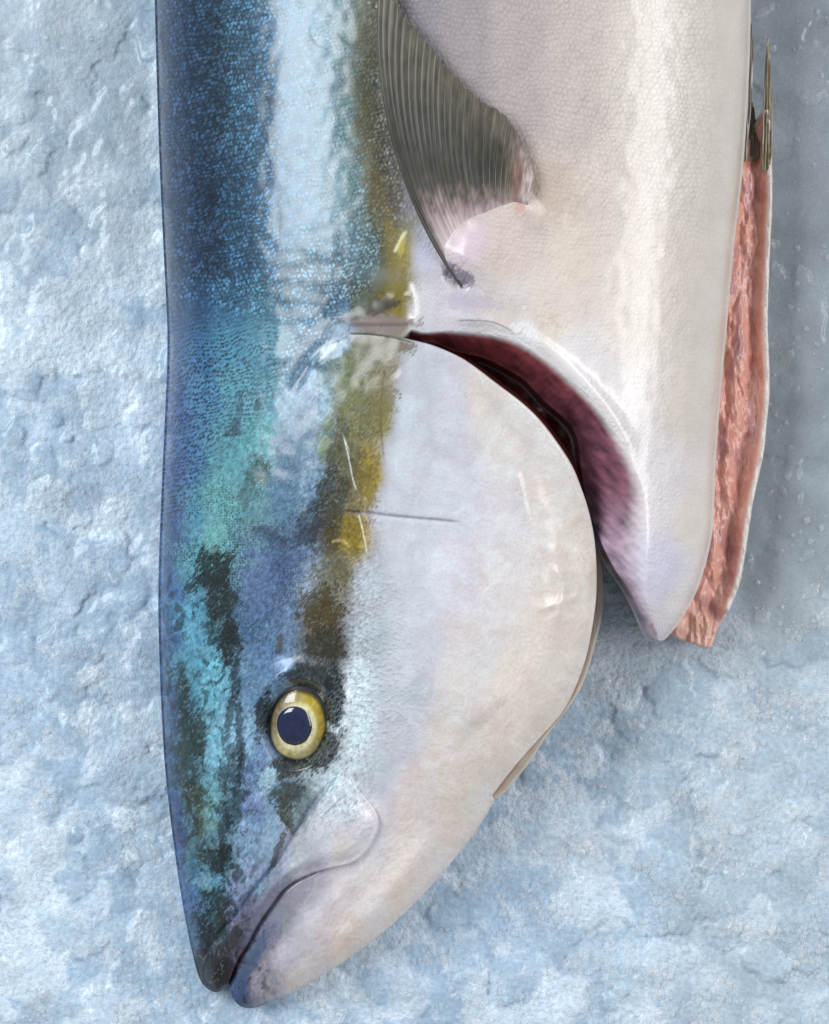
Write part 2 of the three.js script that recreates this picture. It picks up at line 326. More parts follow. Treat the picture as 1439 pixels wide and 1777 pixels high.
{
  const n = spots.length, lr = spots.map((s) => [lin(s[2]), lin(s[3]), lin(s[4])]);
  for (let j = 0; j < LH; j++) for (let i = 0; i < LW; i++) {
    const x = 240 + i * LC, y = -280 + j * LC; let w0 = 0, a = 0, b = 0, c = 0;
    for (let k = 0; k < n; k++) {
      const dx = (x - spots[k][0]) * 1.25, dy = (y - spots[k][1]) * 0.8, d = dx * dx + dy * dy + 60, w = 1 / (d * d);
      w0 += w; a += w * lr[k][0]; b += w * lr[k][1]; c += w * lr[k][2];
    }
    const o = (j * LW + i) * 3; low[o] = a / w0; low[o + 1] = b / w0; low[o + 2] = c / w0;
  }
}
function baseColor(x, y, out) {
  const fx = clamp((x - 240) / LC, 0, LW - 1.001), fy = clamp((y + 280) / LC, 0, LH - 1.001), i = Math.floor(fx), j = Math.floor(fy), u = fx - i, v = fy - j;
  for (let c = 0; c < 3; c++) {
    const o = (j * LW + i) * 3 + c;
    out[c] = mix(mix(low[o], low[o + 3], u), mix(low[o + LW * 3], low[o + LW * 3 + 3], u), v);
  }
}
// plan -> photograph for every texel, so that marks land where the photograph has them
const NT = TW * TH, SX = new Float32Array(NT), SY = new Float32Array(NT), col = new Float32Array(NT * 3), rel = new Float32Array(NT), gloss = new Float32Array(NT);
const mapPoint = (x, y) => { const h = y > 577 && x < Rv(y) ? baseHead(x, y) : baseTrunk(x, y), f = D / (D - h); return [CX + (x - CX) * f, CY + (y - CY) * f]; };
{
  const GW = Math.ceil(TW / 8) + 2, GH = Math.ceil(TH / 8) + 2, A = new Float32Array(GW * GH), B = new Float32Array(GW * GH);
  for (let j = 0; j < GH; j++) for (let i = 0; i < GW; i++) { const p = mapPoint(TX0 + i * 8, TY0 + j * 8); A[j * GW + i] = p[0]; B[j * GW + i] = p[1]; }
  for (let j = 0; j < TH; j++) for (let i = 0; i < TW; i++) {
    const a = i >> 3, b = j >> 3, u = (i & 7) / 8, v = (j & 7) / 8, o = b * GW + a, k = j * TW + i;
    SX[k] = mix(mix(A[o], A[o + 1], u), mix(A[o + GW], A[o + GW + 1], u), v);
    SY[k] = mix(mix(B[o], B[o + 1], u), mix(B[o + GW], B[o + GW + 1], u), v);
  }
}
const gillX = curve([[577, 620], [584, 690], [600, 755], [635, 824], [667, 866], [699, 908], [768, 969], [809, 995], [889, 1024], [986, 1037], [1090, 1030], [1194, 1000], [1282, 937], [1380, 860]]);
{
  const c = [0, 0, 0];
  for (let k = 0; k < NT; k++) {
    const x = SX[k], y = SY[k];
    // uneven edges between the colours of the skin
    const wx = 11 * noise(x / 34, y / 60) + 5 * noise(x / 11 + 40, y / 17), wy = 16 * noise(x / 30 + 70, y / 50) + 6 * noise(x / 12, y / 13 + 30);
    const cool = sst(760, 600, x + 0.12 * y);                   // 1 on the coloured back and top of the head
    baseColor(x + wx * (0.35 + 0.65 * cool), y + wy * (0.35 + 0.65 * cool), c);
    let m = 1 + 0.10 * fbm(x / 40, y / 55, 4) + 0.05 * noise(x / 3.1, y / 3.3);
    let h = 0.05 * fbm(x / 9, y / 9, 3) + 0.012 * noise(x / 1.9, y / 1.9), g = 0.5;
    // scales: staggered, uneven rows along the body; on the nape they shrink to dark dots, on the belly they are faint
    const sLine = 980 - 1.25 * (x - 285);                       // the scales stop along a slanting line on the nape
    let back = x < 760 ? sst(0, 90, sLine - y + 30 * noise(x / 40, y / 40)) * sst(735, 655, x + 12 * noise(x / 20, y / 20)) : 0;
    back *= mix(1, sst(570, 540, y), sst(585, 640, x));
    const px0 = TX0 + (k % TW), py0 = TY0 + Math.floor(k / TW);
    let side = sst(655, 735, x + 12 * noise(x / 20, y / 20)) * Math.max(sst(575, 545, y), sst(985, 1015, x), sst(720, 780, x) * sst(630, 595, y));
    const onCover = y > 577 && x < gillX(y) + 4; if (onCover) side = 0;
    if (side > 0 && py0 > 560 && wallShare(px0, py0) < 1) side = 0;
    const S = Math.max(back, side);
    if (S > 0.01) {
      const big = x < 690, sx = big ? 7.0 : 8.4, sy = big ? 7.6 : 9.2, ru = big ? 0.34 * noise(x / 2.7, y / 2.9) : 0.15 * noise(x / 3, y / 3), rv = big ? 0.34 * noise(x / 2.7 + 60, y / 2.9) : 0.15 * noise(x / 3 + 60, y / 3);
      const u0 = (x + 0.10 * y + 9 * noise(x / 70, y / 70)) / sx + ru, v0 = (y + (big ? 0.22 : -0.12) * x + 9 * noise(x / 60 + 9, y / 60)) / sy + rv;
      let d1 = 9, d2 = 9, ou = 0, ov = 0, id = 0, id2 = 0; const vj = Math.floor(v0);
      for (let j = vj - 1; j <= vj + 1; j++) {
        const off = (j & 1) * 0.5, ui = Math.floor(u0 - off);
        for (let i = ui - 1; i <= ui + 1; i++) {
          const r1 = hash(i + 7, j + 3), r2 = hash(i + 91, j + 37), du = u0 - off - (i + 0.5 + 0.5 * (r1 - 0.5)), dv = v0 - (j + 0.5 + 0.5 * (r2 - 0.5)), d = Math.hypot(du, dv * 0.95);
          if (d < d1) { d2 = d1; d1 = d; ou = du; ov = dv; id = hash(i + 33, j + 71); id2 = hash(i + 5, j + 120); } else if (d < d2) d2 = d;
        }
      }
      const dome = 1 - sst(0.1, 0.62, d1), gap = 1 - sst(0.03, 0.2, d2 - d1), fine = noise(x / 2.6 + 7, y / 2.2);
      if (back > 0.01) {
        const film = sst(470, 492, x + 20 * noise(x / 12, y / 50)) * sst(640, 610, x + 12 * noise(x / 14, y / 20)) * sst(470, 380, y + 40 * noise(x / 40, y / 20));
        const dotted = sst(500, 600, y + 30 * noise(x / 30, y / 30)) * sst(530, 430, x + 60 * noise(x / 35, y / 35)), plain = (1 - 0.72 * film) * (1 - 0.75 * dotted) * back;
        const t = dome * (0.15 + 1.35 * Math.pow(id, 1.5)) * (0.75 + 0.6 * fine) * (0.7 + 0.6 * sst(-0.3, 0.4, noise(x / 30, y / 22)));
        m *= mix(1, mix(0.34, 2.0, clamp(t * 0.95)) * (1 - 0.4 * gap) * (1 + 0.25 * noise(x / 1.8, y / 1.8)), plain);
        m *= 1 - 0.6 * film * back * gap * sst(0.1, 0.4, noise(x / 24, y / 24) + 0.7 * sst(530, 610, x)); m *= 1 + 0.2 * film * back * (id - 0.5);
        const dot = dotted * (1 - sst(0.2, 0.4 + 0.1 * id2, Math.hypot(ou * 0.8, ov * 1.1 - 0.1 + 0.3 * ou))) * back;
        m *= 1 - 0.86 * dot * (0.35 + 0.65 * sst(0.05, 0.3, id)); m *= 1 + 0.22 * dotted * back * (1 - gap);
        h += back * mix(1, 0.3, film) * 0.42 * dome * (0.5 + 0.8 * id);
        g += 0.14 * (id - 0.5) - 0.14 * film * back;
      }
      if (side > 0.01) {
        const b1 = sst(1290, 1180, x), clear = 1 - sst(200, 520, y) * 0.85;
        m *= 1 + side * clear * b1 * (0.10 * (dome - 0.4) * (0.4 + id) - 0.10 * gap + 0.05 * (id2 - 0.5) + 0.06 * fine);
        h += side * b1 * mix(0.55, 1, clear) * 0.44 * dome * (0.3 + id) + side * (0.2 * fine + 0.35 * noise(x / 15, y / 21));
      }
    }
    // fine leathery grain and pores of the head
    const head = y > 590 && onCover ? 1 - S : y > 1380 ? 1 : 0;
    if (head > 0.05) {
      const grain = noise(x / 3.4 + 5 * noise(x / 40, y / 40), y / 5.2), g2 = noise(x / 6.5, y / 11 + 50);
      const rough1 = sst(760, 640, x) * sst(960, 1030, y) * sst(1360, 1240, y) * sst(560, 600, x);
      h += head * (0.10 * grain + 0.12 * g2 + rough1 * 0.9 * Math.max(0, noise(x / 8, y / 6)) + (1 - cool) * (0.14 * noise(x / 15, y / 18) + 0.06 * noise(x / 5, y / 6)) + sst(1380, 1460, y) * sst(470, 520, x) * 0.2 * noise(x / 10 + y / 20, y / 12));
      m *= 1 + head * (0.045 * grain + cool * 0.16 * g2);
      if (cool > 0.3) {                                        // dark pepper dots on the nape and brow
        const q = 4.6, i = Math.floor(x / q), j = Math.floor(y / q), id = hash(i, j), px = (i + 0.2 + 0.6 * hash(i + 50, j)) * q, py = (j + 0.2 + 0.6 * hash(i, j + 50)) * q;
        const area = sst(-0.35, 0.2, noise(x / 55 + 3, y / 75)) * sst(1160, 1000, y) * sst(560, 490, x);
        if (id < 0.8) m *= 1 - 0.72 * area * head * (1 - sst(0.8 + 0.5 * id, 1.6 + 0.8 * id, Math.hypot(x - px, y - py)));
        const brow = sst(940, 1040, y) * sst(460, 400, x + 0.1 * (1300 - y)) * head, wv = 9 * noise(x / 22, y / 30);
        const dark = sst(0.06, 0.24, fbm((x + wv) / 15 + 11, (y - wv) / 24, 5)), pale = sst(0.05, 0.3, fbm((x - wv) / 11 + 60, (y + wv) / 20, 5));
        m *= 1 - 0.62 * brow * dark; m *= 1 + 0.35 * brow * pale * (1 - dark);
        m *= 1 + head * cool * (0.30 * noise((x * 0.8 + y * 0.6) / 2.4, (y * 0.8 - x * 0.6) / 8) + 0.22 * noise(x / 1.6, y / 1.6) + 0.25 * noise(x / 7 + 31, y / 10));
      }
    }
    // pale vein-like mottling of the silver cheek
    if (cool < 0.6 && head > 0.3) { const pearl = fbm(x / 55 + 4 + 0.8 * noise(x / 30, y / 30), y / 80, 4); m *= 1.08 + 0.2 * pearl * sst(0.6, 0.2, cool); c[0] *= 1 - 0.10 * pearl; c[2] *= 1 + 0.05 * pearl; }
    if (cool < 0.6 && head > 0.3) m *= 1 + 0.05 * noise(x / 15 + 6 * noise(x / 60, y / 60), y / 28) + 0.035 * noise(x / 5, y / 8);
    if (head > 0.3 && cool < 0.5) c[2] = Math.min(c[2], Math.max(c[0], c[1]) * 1.09);
    for (let q = 0; q < 3; q++) col[3 * k + q] = Math.max(0.004, c[q] * m * (q === 1 ? 1 - 0.15 * cool - 0.08 * cool * sst(590, 700, y) : q === 2 ? 1 - 0.19 * cool : 1 - 0.20 * cool) * (cool > 0.4 && q === 0 ? 1 + 0.12 * noise(x / 22, y / 30) : 1));
    rel[k] = h; gloss[k] = g;
  }
}
// marks: blots with torn edges, strokes; each given in photograph coordinates
const boxOf = (x0, y0, x1, y1, f) => {
  for (let j = Math.max(0, Math.floor(y0 - TY0 - 45)); j < Math.min(TH, y1 - TY0 + 45); j++) for (let i = Math.max(0, Math.floor(x0 - TX0 - 45)); i < Math.min(TW, x1 - TX0 + 45); i++) {
    const k = j * TW + i, x = SX[k], y = SY[k];
    if (x > x0 && x < x1 && y > y0 && y < y1) f(k, x, y);
  }
};
const tintTo = (k, c, a) => { for (let q = 0; q < 3; q++) col[3 * k + q] = mix(col[3 * k + q], c[q], a); };
function blot(x, y, rx, ry, turn, [r, g, b], amount = 0.85, torn = 0.5, streak = 1) {
  const deep = r + g + b < 240 ? 0.62 : 1, c = [lin(r) * deep, lin(g) * deep, lin(b) * deep], R = Math.max(rx, ry) * 1.6, cs = Math.cos(turn), sn = Math.sin(turn);
  boxOf(x - R, y - R, x + R, y + R, (k, px, py) => {
    const dx = px - x, dy = py - y, u = (dx * cs + dy * sn) / rx, v = (-dx * sn + dy * cs) / ry;
    const l = (px * 0.8 + py * 0.6), w = (py * 0.8 - px * 0.6);    // torn along the slant of the skin
    const s = Math.hypot(u, v) + torn * (noise(px / 19 + x, py / (19 * streak) + y) * 0.75 + noise(l / 5.0, w / (11 * streak) + x) * 0.6 + noise(l / 2.2, w / 5.5) * 0.55 + noise(px / 1.7, py / 1.7) * 0.3);
    const a = amount * sst(1.12, 0.7, s) * (1 + 0.18 * noise(l / 3, w / 7));
    if (a > 0.003) tintTo(k, c, a);
  });
}
function stroke(pts, w, [r, g, b], amount = 0.8, dh = 0, torn = 0.3) {
  const line = smooth(pts, 4), c = [lin(r), lin(g), lin(b)], xs = pts.map((p) => p[0]), ys = pts.map((p) => p[1]), R = 3 * w + 6;
  boxOf(Math.min(...xs) - R, Math.min(...ys) - R, Math.max(...xs) + R, Math.max(...ys) + R, (k, x, y) => {
    const [d, t] = toLine(line, x + torn * w * noise(x / 7, y / 7), y + torn * w * noise(x / 7 + 33, y / 7)), e = Math.min(1, 8 * t + 0.1, 8 * (1 - t) + 0.1);
    const a = e * Math.exp(-d * d / (w * w));
    if (a > 0.01) { tintTo(k, c, amount * a); rel[k] += dh * a; }
  });
}
const DK = [26, 38, 42], OL = [84, 76, 40], YE = [150, 126, 26], IN = [34, 48, 84], PALE = [176, 214, 226];
// olive stripe from the shoulder through the eye
blot(632, 120, 24, 190, 0.02, [92, 90, 66], 0.55, 0.7);
blot(655, 330, 20, 120, -0.16, [96, 88, 56], 0.6, 0.7);
blot(684, 430, 15, 60, -0.2, [122, 104, 40], 0.6, 0.6);
blot(672, 520, 50, 16, -0.35, [84, 74, 40], 0.75, 0.5);
blot(702, 496, 15, 34, 0.1, [118, 106, 54], 0.6, 0.7);
blot(688, 505, 26, 16, -0.3, [120, 106, 40], 0.7, 0.6);
blot(697, 425, 6, 26, 0.25, [186, 172, 84], 0.55, 0.5);
stroke([[684, 438], [696, 414], [706, 400]], 3, [236, 232, 190], 0.7, 0.2);
stroke([[712, 490], [722, 520], [722, 545], [712, 562]], 5, [232, 228, 226], 0.9, 0.2);
blot(640, 540, 62, 15, -0.28, [70, 66, 58], 0.7, 0.5);
blot(664, 562, 58, 17, -0.05, [132, 118, 116], 0.8, 0.5);
blot(640, 606, 40, 24, 0.1, [98, 90, 68], 0.8, 0.5);
blot(668, 596, 54, 14, 0.2, [104, 94, 78], 0.8, 0.4);
blot(600, 655, 24, 46, 0.25, [92, 108, 78], 0.75, 0.5);
blot(632, 690, 20, 62, 0.05, [98, 98, 64], 0.7, 0.5);
blot(668, 690, 19, 60, 0.12, [110, 104, 66], 0.65, 0.7);
blot(640, 640, 20, 40, 0.3, [88, 84, 58], 0.55, 0.5);
blot(562, 760, 16, 40, 0.25, [100, 116, 56], 0.75, 0.5);
blot(588, 760, 15, 60, 0.3, [74, 76, 56], 0.8, 0.5);
blot(560, 860, 20, 60, 0.35, [42, 46, 46], 0.85, 0.55);
blot(585, 880, 18, 60, 0.3, [58, 58, 42], 0.75, 0.5);
blot(622, 700, 46, 110, 0.14, [104, 100, 62], 0.5, 0.8);
blot(590, 900, 40, 130, 0.22, [84, 78, 52], 0.5, 0.8);
blot(635, 830, 20, 40, 0.2, [112, 100, 50], 0.65, 0.8);
blot(642, 862, 15, 24, 0.1, [132, 114, 46], 0.6, 0.8);
blot(606, 925, 25, 36, 0.1, [126, 108, 40], 0.7, 0.7);
blot(578, 930, 14, 40, 0.1, [84, 74, 34], 0.75, 0.5);
blot(534, 920, 24, 34, 0.5, [46, 52, 66], 0.75, 0.6);
blot(570, 1000, 24, 40, 0.3, [100, 94, 62], 0.65, 0.7);
blot(556, 1060, 44, 42, 0.1, [84, 72, 38], 0.85, 0.6);
blot(562, 1120, 40, 34, 0.2, [62, 58, 42], 0.85, 0.55);
stroke([[574, 940], [594, 938], [606, 950]], 2.4, [186, 170, 110], 0.6, 0.1);
stroke([[595, 752], [604, 790], [612, 830], [618, 850]], 1.3, [214, 216, 206], 0.9, 0.25);
stroke([[622, 890], [630, 925], [637, 962]], 1.3, [224, 222, 196], 0.9, 0.25);
stroke([[600, 889], [640, 889], [668, 893], [720, 898], [800, 905]], 2.2, [118, 112, 130], 0.7, -0.35);
stroke([[600, 885], [626, 888]], 2.4, [40, 38, 30], 0.8, -0.3);
stroke([[668, 640], [660, 720], [666, 800]], 1.6, [92, 76, 46], 0.5, -0.15);
stroke([[607, 578], [645, 580], [690, 588], [720, 596]], 2.2, [66, 60, 58], 0.7, 0);
stroke([[548, 640], [560, 612], [584, 592], [606, 584]], 2.6, [40, 52, 74], 0.75, -0.5);
stroke([[500, 680], [520, 656], [540, 626]], 3, [48, 66, 96], 0.75, -0.5);
stroke([[540, 700], [560, 670], [596, 640]], 2.4, [70, 92, 116], 0.5, -0.2);
blot(576, 610, 26, 13, -0.5, [190, 206, 222], 0.75, 0.5);  // this and the next two: pale reflections put into the skin colour
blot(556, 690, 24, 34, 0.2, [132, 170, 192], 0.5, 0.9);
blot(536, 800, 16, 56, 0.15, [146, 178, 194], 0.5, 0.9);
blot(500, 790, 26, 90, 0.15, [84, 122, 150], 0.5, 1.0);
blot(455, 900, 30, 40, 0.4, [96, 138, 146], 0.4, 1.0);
// torn dark blots of the top of the head
blot(408, 740, 11, 26, 0.3, [38, 56, 66], 0.85, 0.6);
blot(416, 700, 6, 26, 0.15, [48, 72, 84], 0.7, 0.6);
blot(446, 702, 6, 12, 0.2, [40, 50, 60], 0.7, 0.5);
blot(444, 820, 22, 32, 0.4, [62, 74, 58], 0.75, 0.6);
blot(424, 860, 12, 22, 0.2, [74, 88, 88], 0.6, 0.6);
blot(470, 926, 30, 14, 0.3, IN, 0.7, 0.6);
blot(505, 940, 44, 16, -0.45, [44, 54, 76], 0.65, 0.6);
blot(372, 985, 34, 42, 0.25, [30, 44, 44], 0.92, 0.7, 1.8);
blot(350, 1010, 34, 14, -0.5, [34, 50, 54], 0.8, 0.8);
blot(382, 1040, 26, 46, 0.05, [34, 48, 46], 0.88, 0.7, 1.8);
blot(398, 1110, 20, 52, 0.1, [28, 40, 40], 0.92, 0.65, 2);
blot(408, 1170, 10, 46, 0.1, [34, 50, 56], 0.82, 0.7, 2.2);
blot(398, 1240, 8, 34, 0.12, [34, 52, 62], 0.7, 0.8, 2);
blot(318, 1200, 17, 46, 0.0, [38, 52, 42], 0.85, 0.75);
blot(334, 1270, 28, 40, 0.1, [42, 56, 46], 0.82, 0.8);
blot(320, 1330, 22, 40, 0.0, [40, 58, 54], 0.75, 0.75);
blot(340, 1380, 24, 22, 0.3, [56, 62, 34], 0.75, 0.75);
blot(396, 1340, 22, 30, 0.5, [44, 64, 70], 0.75, 0.9);
blot(415, 1270, 7, 70, -0.02, [34, 50, 58], 0.72, 0.6, 1.8);
blot(408, 1400, 16, 44, 0.15, [46, 66, 74], 0.7, 0.85);
blot(312, 1440, 14, 30, 0.1, [34, 60, 116], 0.7, 0.7);
blot(345, 1420, 10, 34, 0.1, [70, 76, 40], 0.7, 0.7);
blot(385, 1490, 22, 24, 0.2, [28, 38, 40], 0.88, 0.75);
blot(360, 1488, 26, 12, 0.2, [34, 46, 46], 0.8, 0.8);
blot(386, 1440, 10, 46, 0.1, [36, 50, 56], 0.75, 0.7, 2);
blot(376, 1560, 26, 22, 0.2, [32, 46, 52], 0.85, 0.85);
blot(356, 1610, 16, 40, -0.1, [26, 40, 48], 0.88, 0.7);
blot(384, 1600, 15, 30, 0.3, [48, 60, 52], 0.8, 0.7);
blot(366, 1680, 34, 36, 0.5, [36, 36, 36], 0.85, 0.35);
blot(334, 1500, 10, 26, 0.1, [60, 112, 136], 0.6, 0.8);
blot(330, 1120, 22, 60, 0.05, [104, 162, 182], 0.4, 1.0);
blot(366, 1300, 12, 60, -0.05, [128, 180, 200], 0.4, 1.0);
blot(366, 1420, 12, 26, 0.1, [118, 152, 144], 0.45, 1.0);
blot(356, 1530, 14, 16, 0.2, [126, 166, 180], 0.45, 1.0);
blot(370, 920, 22, 34, 0.3, [122, 170, 168], 0.4, 1.0);
blot(512, 800, 40, 170, 0.1, [66, 98, 124], 0.5, 1.1);
blot(470, 1010, 38, 80, 0.1, [56, 80, 112], 0.5, 1.0);
blot(420, 700, 50, 110, 0.3, [84, 128, 150], 0.35, 1.1);
blot(400, 830, 46, 80, 0.3, [84, 132, 146], 0.35, 1.1);
blot(448, 1010, 34, 60, 0.1, [98, 120, 162], 0.5, 0.6, 1.5);
// round the eye
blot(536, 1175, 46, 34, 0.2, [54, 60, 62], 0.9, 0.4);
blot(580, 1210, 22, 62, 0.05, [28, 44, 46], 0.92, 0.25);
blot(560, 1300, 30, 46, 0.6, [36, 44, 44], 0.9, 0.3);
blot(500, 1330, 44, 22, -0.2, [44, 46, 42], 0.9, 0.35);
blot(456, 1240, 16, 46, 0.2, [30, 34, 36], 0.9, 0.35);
blot(494, 1152, 18, 14, 0.4, [130, 158, 196], 0.85, 0.4);  // pale blue highlight above the eye, painted into the skin
blot(484, 1120, 7, 22, 0.15, [86, 76, 54], 0.7, 0.5);
blot(470, 1290, 9, 36, 0.1, [130, 150, 184], 0.7, 0.45);
blot(420, 1320, 7, 50, 0.08, [40, 56, 58], 0.7, 0.6, 2);
blot(500, 1375, 28, 34, 0.6, [66, 74, 66], 0.8, 0.6);
blot(494, 1405, 14, 34, -0.1, [74, 74, 46], 0.65, 0.6);
blot(480, 1480, 6, 44, 0.35, [88, 80, 60], 0.75, 0.6);
blot(500, 1428, 8, 22, -0.6, [70, 72, 50], 0.7, 0.6);
blot(466, 1350, 14, 20, 0.5, [170, 204, 220], 0.7, 0.6);
stroke([[430, 1186], [450, 1196], [462, 1206]], 1.6, [60, 80, 100], 0.6, -0.1);
stroke([[588, 1338], [560, 1380], [530, 1420], [508, 1450]], 2.2, [104, 118, 140], 0.6, -0.35);
stroke([[600, 1378], [580, 1394], [556, 1420]], 2.0, [110, 120, 146], 0.6, -0.15);
// lips and jaw
blot(396, 1640, 14, 66, 0.62, [50, 46, 52], 0.7, 0.4);
blot(378, 1690, 24, 34, 0.5, [38, 34, 34], 0.85, 0.3);
blot(470, 1565, 18, 60, 0.7, [112, 112, 132], 0.6, 0.35);
blot(438, 1664, 12, 62, 0.5, [76, 92, 120], 0.8, 0.3);
blot(412, 1716, 15, 30, 0.3, [66, 84, 122], 0.8, 0.3);
blot(505, 1560, 20, 54, 0.75, [140, 134, 152], 0.6, 0.4);
stroke([[402, 1694], [412, 1668], [426, 1640]], 3, [86, 34, 28], 0.7, -0.2);
stroke([[575, 1352], [540, 1400], [520, 1440]], 2, [120, 130, 156], 0.4, -0.2);
stroke([[1128, 1080], [1138, 1104]], 4, [150, 70, 70], 0.6, 0);
// fin root and breast
blot(800, 480, 26, 16, 0.5, [92, 84, 104], 0.7, 0.5);
blot(780, 470, 10, 26, -0.5, [84, 88, 112], 0.6, 0.4);
blot(820, 525, 60, 18, 0.1, [172, 160, 186], 0.5, 0.6);
blot(820, 420, 30, 46, 0.7, [206, 184, 196], 0.5, 0.6);
blot(905, 350, 12, 22, 0.2, [206, 150, 144], 0.6, 0.5);
blot(960, 330, 60, 60, 0.0, [176, 152, 130], 0.28, 0.8);
blot(880, 540, 80, 26, 0.2, [182, 168, 154], 0.35, 0.9);
stroke([[790, 556], [850, 558], [885, 574], [890, 582]], 1.6, [96, 88, 92], 0.55, -0.1);
// edges of the water film on the flank
stroke([[536, 42], [538, 62], [548, 76], [562, 82]], 1.8, [60, 80, 96], 0.6, 0.5);
stroke([[584, 56], [594, 70], [612, 80]], 2.2, [56, 70, 78], 0.65, 0.5);
blot(470, 172, 12, 7, 0.3, [44, 66, 96], 0.75, 0.3);
stroke([[462, 200], [466, 240], [472, 300]], 1.5, [50, 72, 100], 0.5, 0.3);
// red blush of the gill opening's wall, on the body only
const headBytes = new Uint8Array(NT * 4);
const toS = (v) => { v = clamp(v); return 255 * (v <= 0.0031308 ? 12.92 * v : 1.055 * Math.pow(v, 1 / 2.4) - 0.055); };
{
  // a last pass of grain over all marks of the head: speckle, slanting fibres, hairline cracks
  for (let k = 0; k < NT; k++) {
    const x = SX[k], y = SY[k]; if (y < 585 || x > 780) continue;
    const cool = sst(700, 640, x + 0.02 * y) * sst(585, 640, y) * (1 - sst(1400, 1480, y) * sst(390, 450, x)); if (cool < 0.02) continue;
    const l = x * 0.8 + y * 0.6, w = y * 0.8 - x * 0.6, wv = 4 * noise(x / 18, y / 18);
    const speck = noise(x / 1.7 + 9, y / 1.7), fibre = noise((l + wv) / 2.3, w / 9), blotch = fbm(x / 9 + 77, y / 13, 3), crack = sst(0.045, 0.0, Math.abs(noise((x + wv) / 16 + 5, (y - wv) / 34))) * sst(0, 0.35, noise(x / 40, y / 60 + 9));
    const f = Math.max(0.25, 1 + cool * (0.26 * speck + 0.34 * fibre + 0.5 * blotch - 0.5 * crack));
    for (let q = 0; q < 3; q++) col[3 * k + q] = clamp(col[3 * k + q] * f, 0.004, 0.9);
    rel[k] += cool * (0.2 * fibre + 0.34 * blotch + 0.1 * speck - 0.2 * crack + 0.3 * noise(x / 6, y / 9));
    const pale = cool * sst(0.28, 0.42, noise((l + wv) / 3.2 + 41, w / 6)) * sst(0.0, 0.3, noise(x / 26 + 3, y / 26)) * 0.16;
    if (pale > 0.01) tintTo(k, [0.42, 0.62, 0.70], pale);
  }
  for (let k = 0; k < NT; k++) { for (let q = 0; q < 3; q++) headBytes[4 * k + q] = toS(col[3 * k + q]); headBytes[4 * k + 3] = 255; }
  const A = [148, 62, 60].map(lin), B = [126, 78, 94].map(lin), E = [176, 152, 172].map(lin), c = [0, 0, 0];
  for (let k = 0; k < NT; k++) {
    const px = TX0 + (k % TW), py = TY0 + Math.floor(k / TW);
    if (px < 690 || py < 545 || py > 1120 || px > 1160) continue;
    const s = wallShare(px, py);
    if (s >= 1) continue;
    const t = clamp((py - 590) / 170), t2 = sst(820, 1010, py);
    for (let q = 0; q < 3; q++) c[q] = mix(mix(A[q], B[q], t), E[q], t2) * (1 + 0.7 * fbm((px - py) / 12, (px + py) / 60, 4) + 0.5 * noise((px + py) / 40, (px - py) / 26));
    tintTo(k, c, sst(1.0, mix(0.72, 0.0, t2), s + 0.1 * noise(px / 14, py / 14) * (1 - s)));
    rel[k] += 0.5 * noise((px - py) / 13, (px + py) / 60) + 0.3 * noise(px / 9, py / 9);
  }
}
const tex = (data, format, srgb) => { const t = new THREE.DataTexture(data, TW, TH, format, data instanceof Uint8Array ? THREE.UnsignedByteType : THREE.FloatType); t.magFilter = THREE.LinearFilter; t.minFilter = THREE.LinearFilter; if (srgb) t.colorSpace = THREE.SRGBColorSpace; t.needsUpdate = true; return t; };
const colorBytes = new Uint8Array(NT * 4), reliefF = new Float32Array(NT), glossBytes = new Uint8Array(NT * 4);
for (let k = 0; k < NT; k++) {
  for (let q = 0; q < 3; q++) colorBytes[4 * k + q] = toS(col[3 * k + q]);
  colorBytes[4 * k + 3] = 255;
  reliefF[k] = clamp(0.5 + 0.5 * rel[k]);
  glossBytes[4 * k] = glossBytes[4 * k + 2] = 0; glossBytes[4 * k + 1] = 255 * clamp(gloss[k]); glossBytes[4 * k + 3] = 255;
}
const skinColor = tex(colorBytes, THREE.RGBAFormat, true), skinRelief = tex(reliefF, THREE.RedFormat), skinGloss = tex(glossBytes, THREE.RGBAFormat);
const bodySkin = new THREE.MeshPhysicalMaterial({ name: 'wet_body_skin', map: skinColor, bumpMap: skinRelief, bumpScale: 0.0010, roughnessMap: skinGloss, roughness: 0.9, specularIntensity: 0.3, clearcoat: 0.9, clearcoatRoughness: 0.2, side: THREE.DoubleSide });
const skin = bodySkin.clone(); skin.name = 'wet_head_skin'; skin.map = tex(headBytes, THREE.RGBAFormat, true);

// ---------------------------------------------------------------- fish
const fish = new THREE.Group();
fish.name = 'yellowtail_fish';
fish.userData = { label: 'gutted silver fish with blue back and yellow eye lying on ice', category: 'fish' };
scene.add(fish);
function part(name, geometry, material, parent = fish, label) {
  const m = new THREE.Mesh(geometry, material);
  m.name = name; m.castShadow = m.receiveShadow = true;
  if (label) m.userData.label = label;
  parent.add(m);
  return m;
}
const SEAM = 577, seamEnd = gillEdge[0][0];
const isSeam = (x, y) => Math.abs(y - SEAM) < 0.01 && x < seamEnd;
// trunk
const trunkPoly = [...smooth(backLine.filter((p) => p[1] <= 577), 8), [292, 600], [330, 612], [seamEnd + 40, 618], ...collarInner, ...smooth(bellyLine, 8).reverse()];
part('body', shell({
  poly: trunkPoly, height: trunkHeight, r: 4, seamAt: isSeam,
  keep: (x, y) => !(y > SEAM && x < seamEnd - 14),
  rings: (x, y, r) => x < 1140 && y > 560 && x > 500 ? [[0.7 * r, -0.5 * r], [r, -2 * r], [r - 2, -20], [0, -40], [4, -75], [10, -110]] : belly(r),
}), bodySkin);
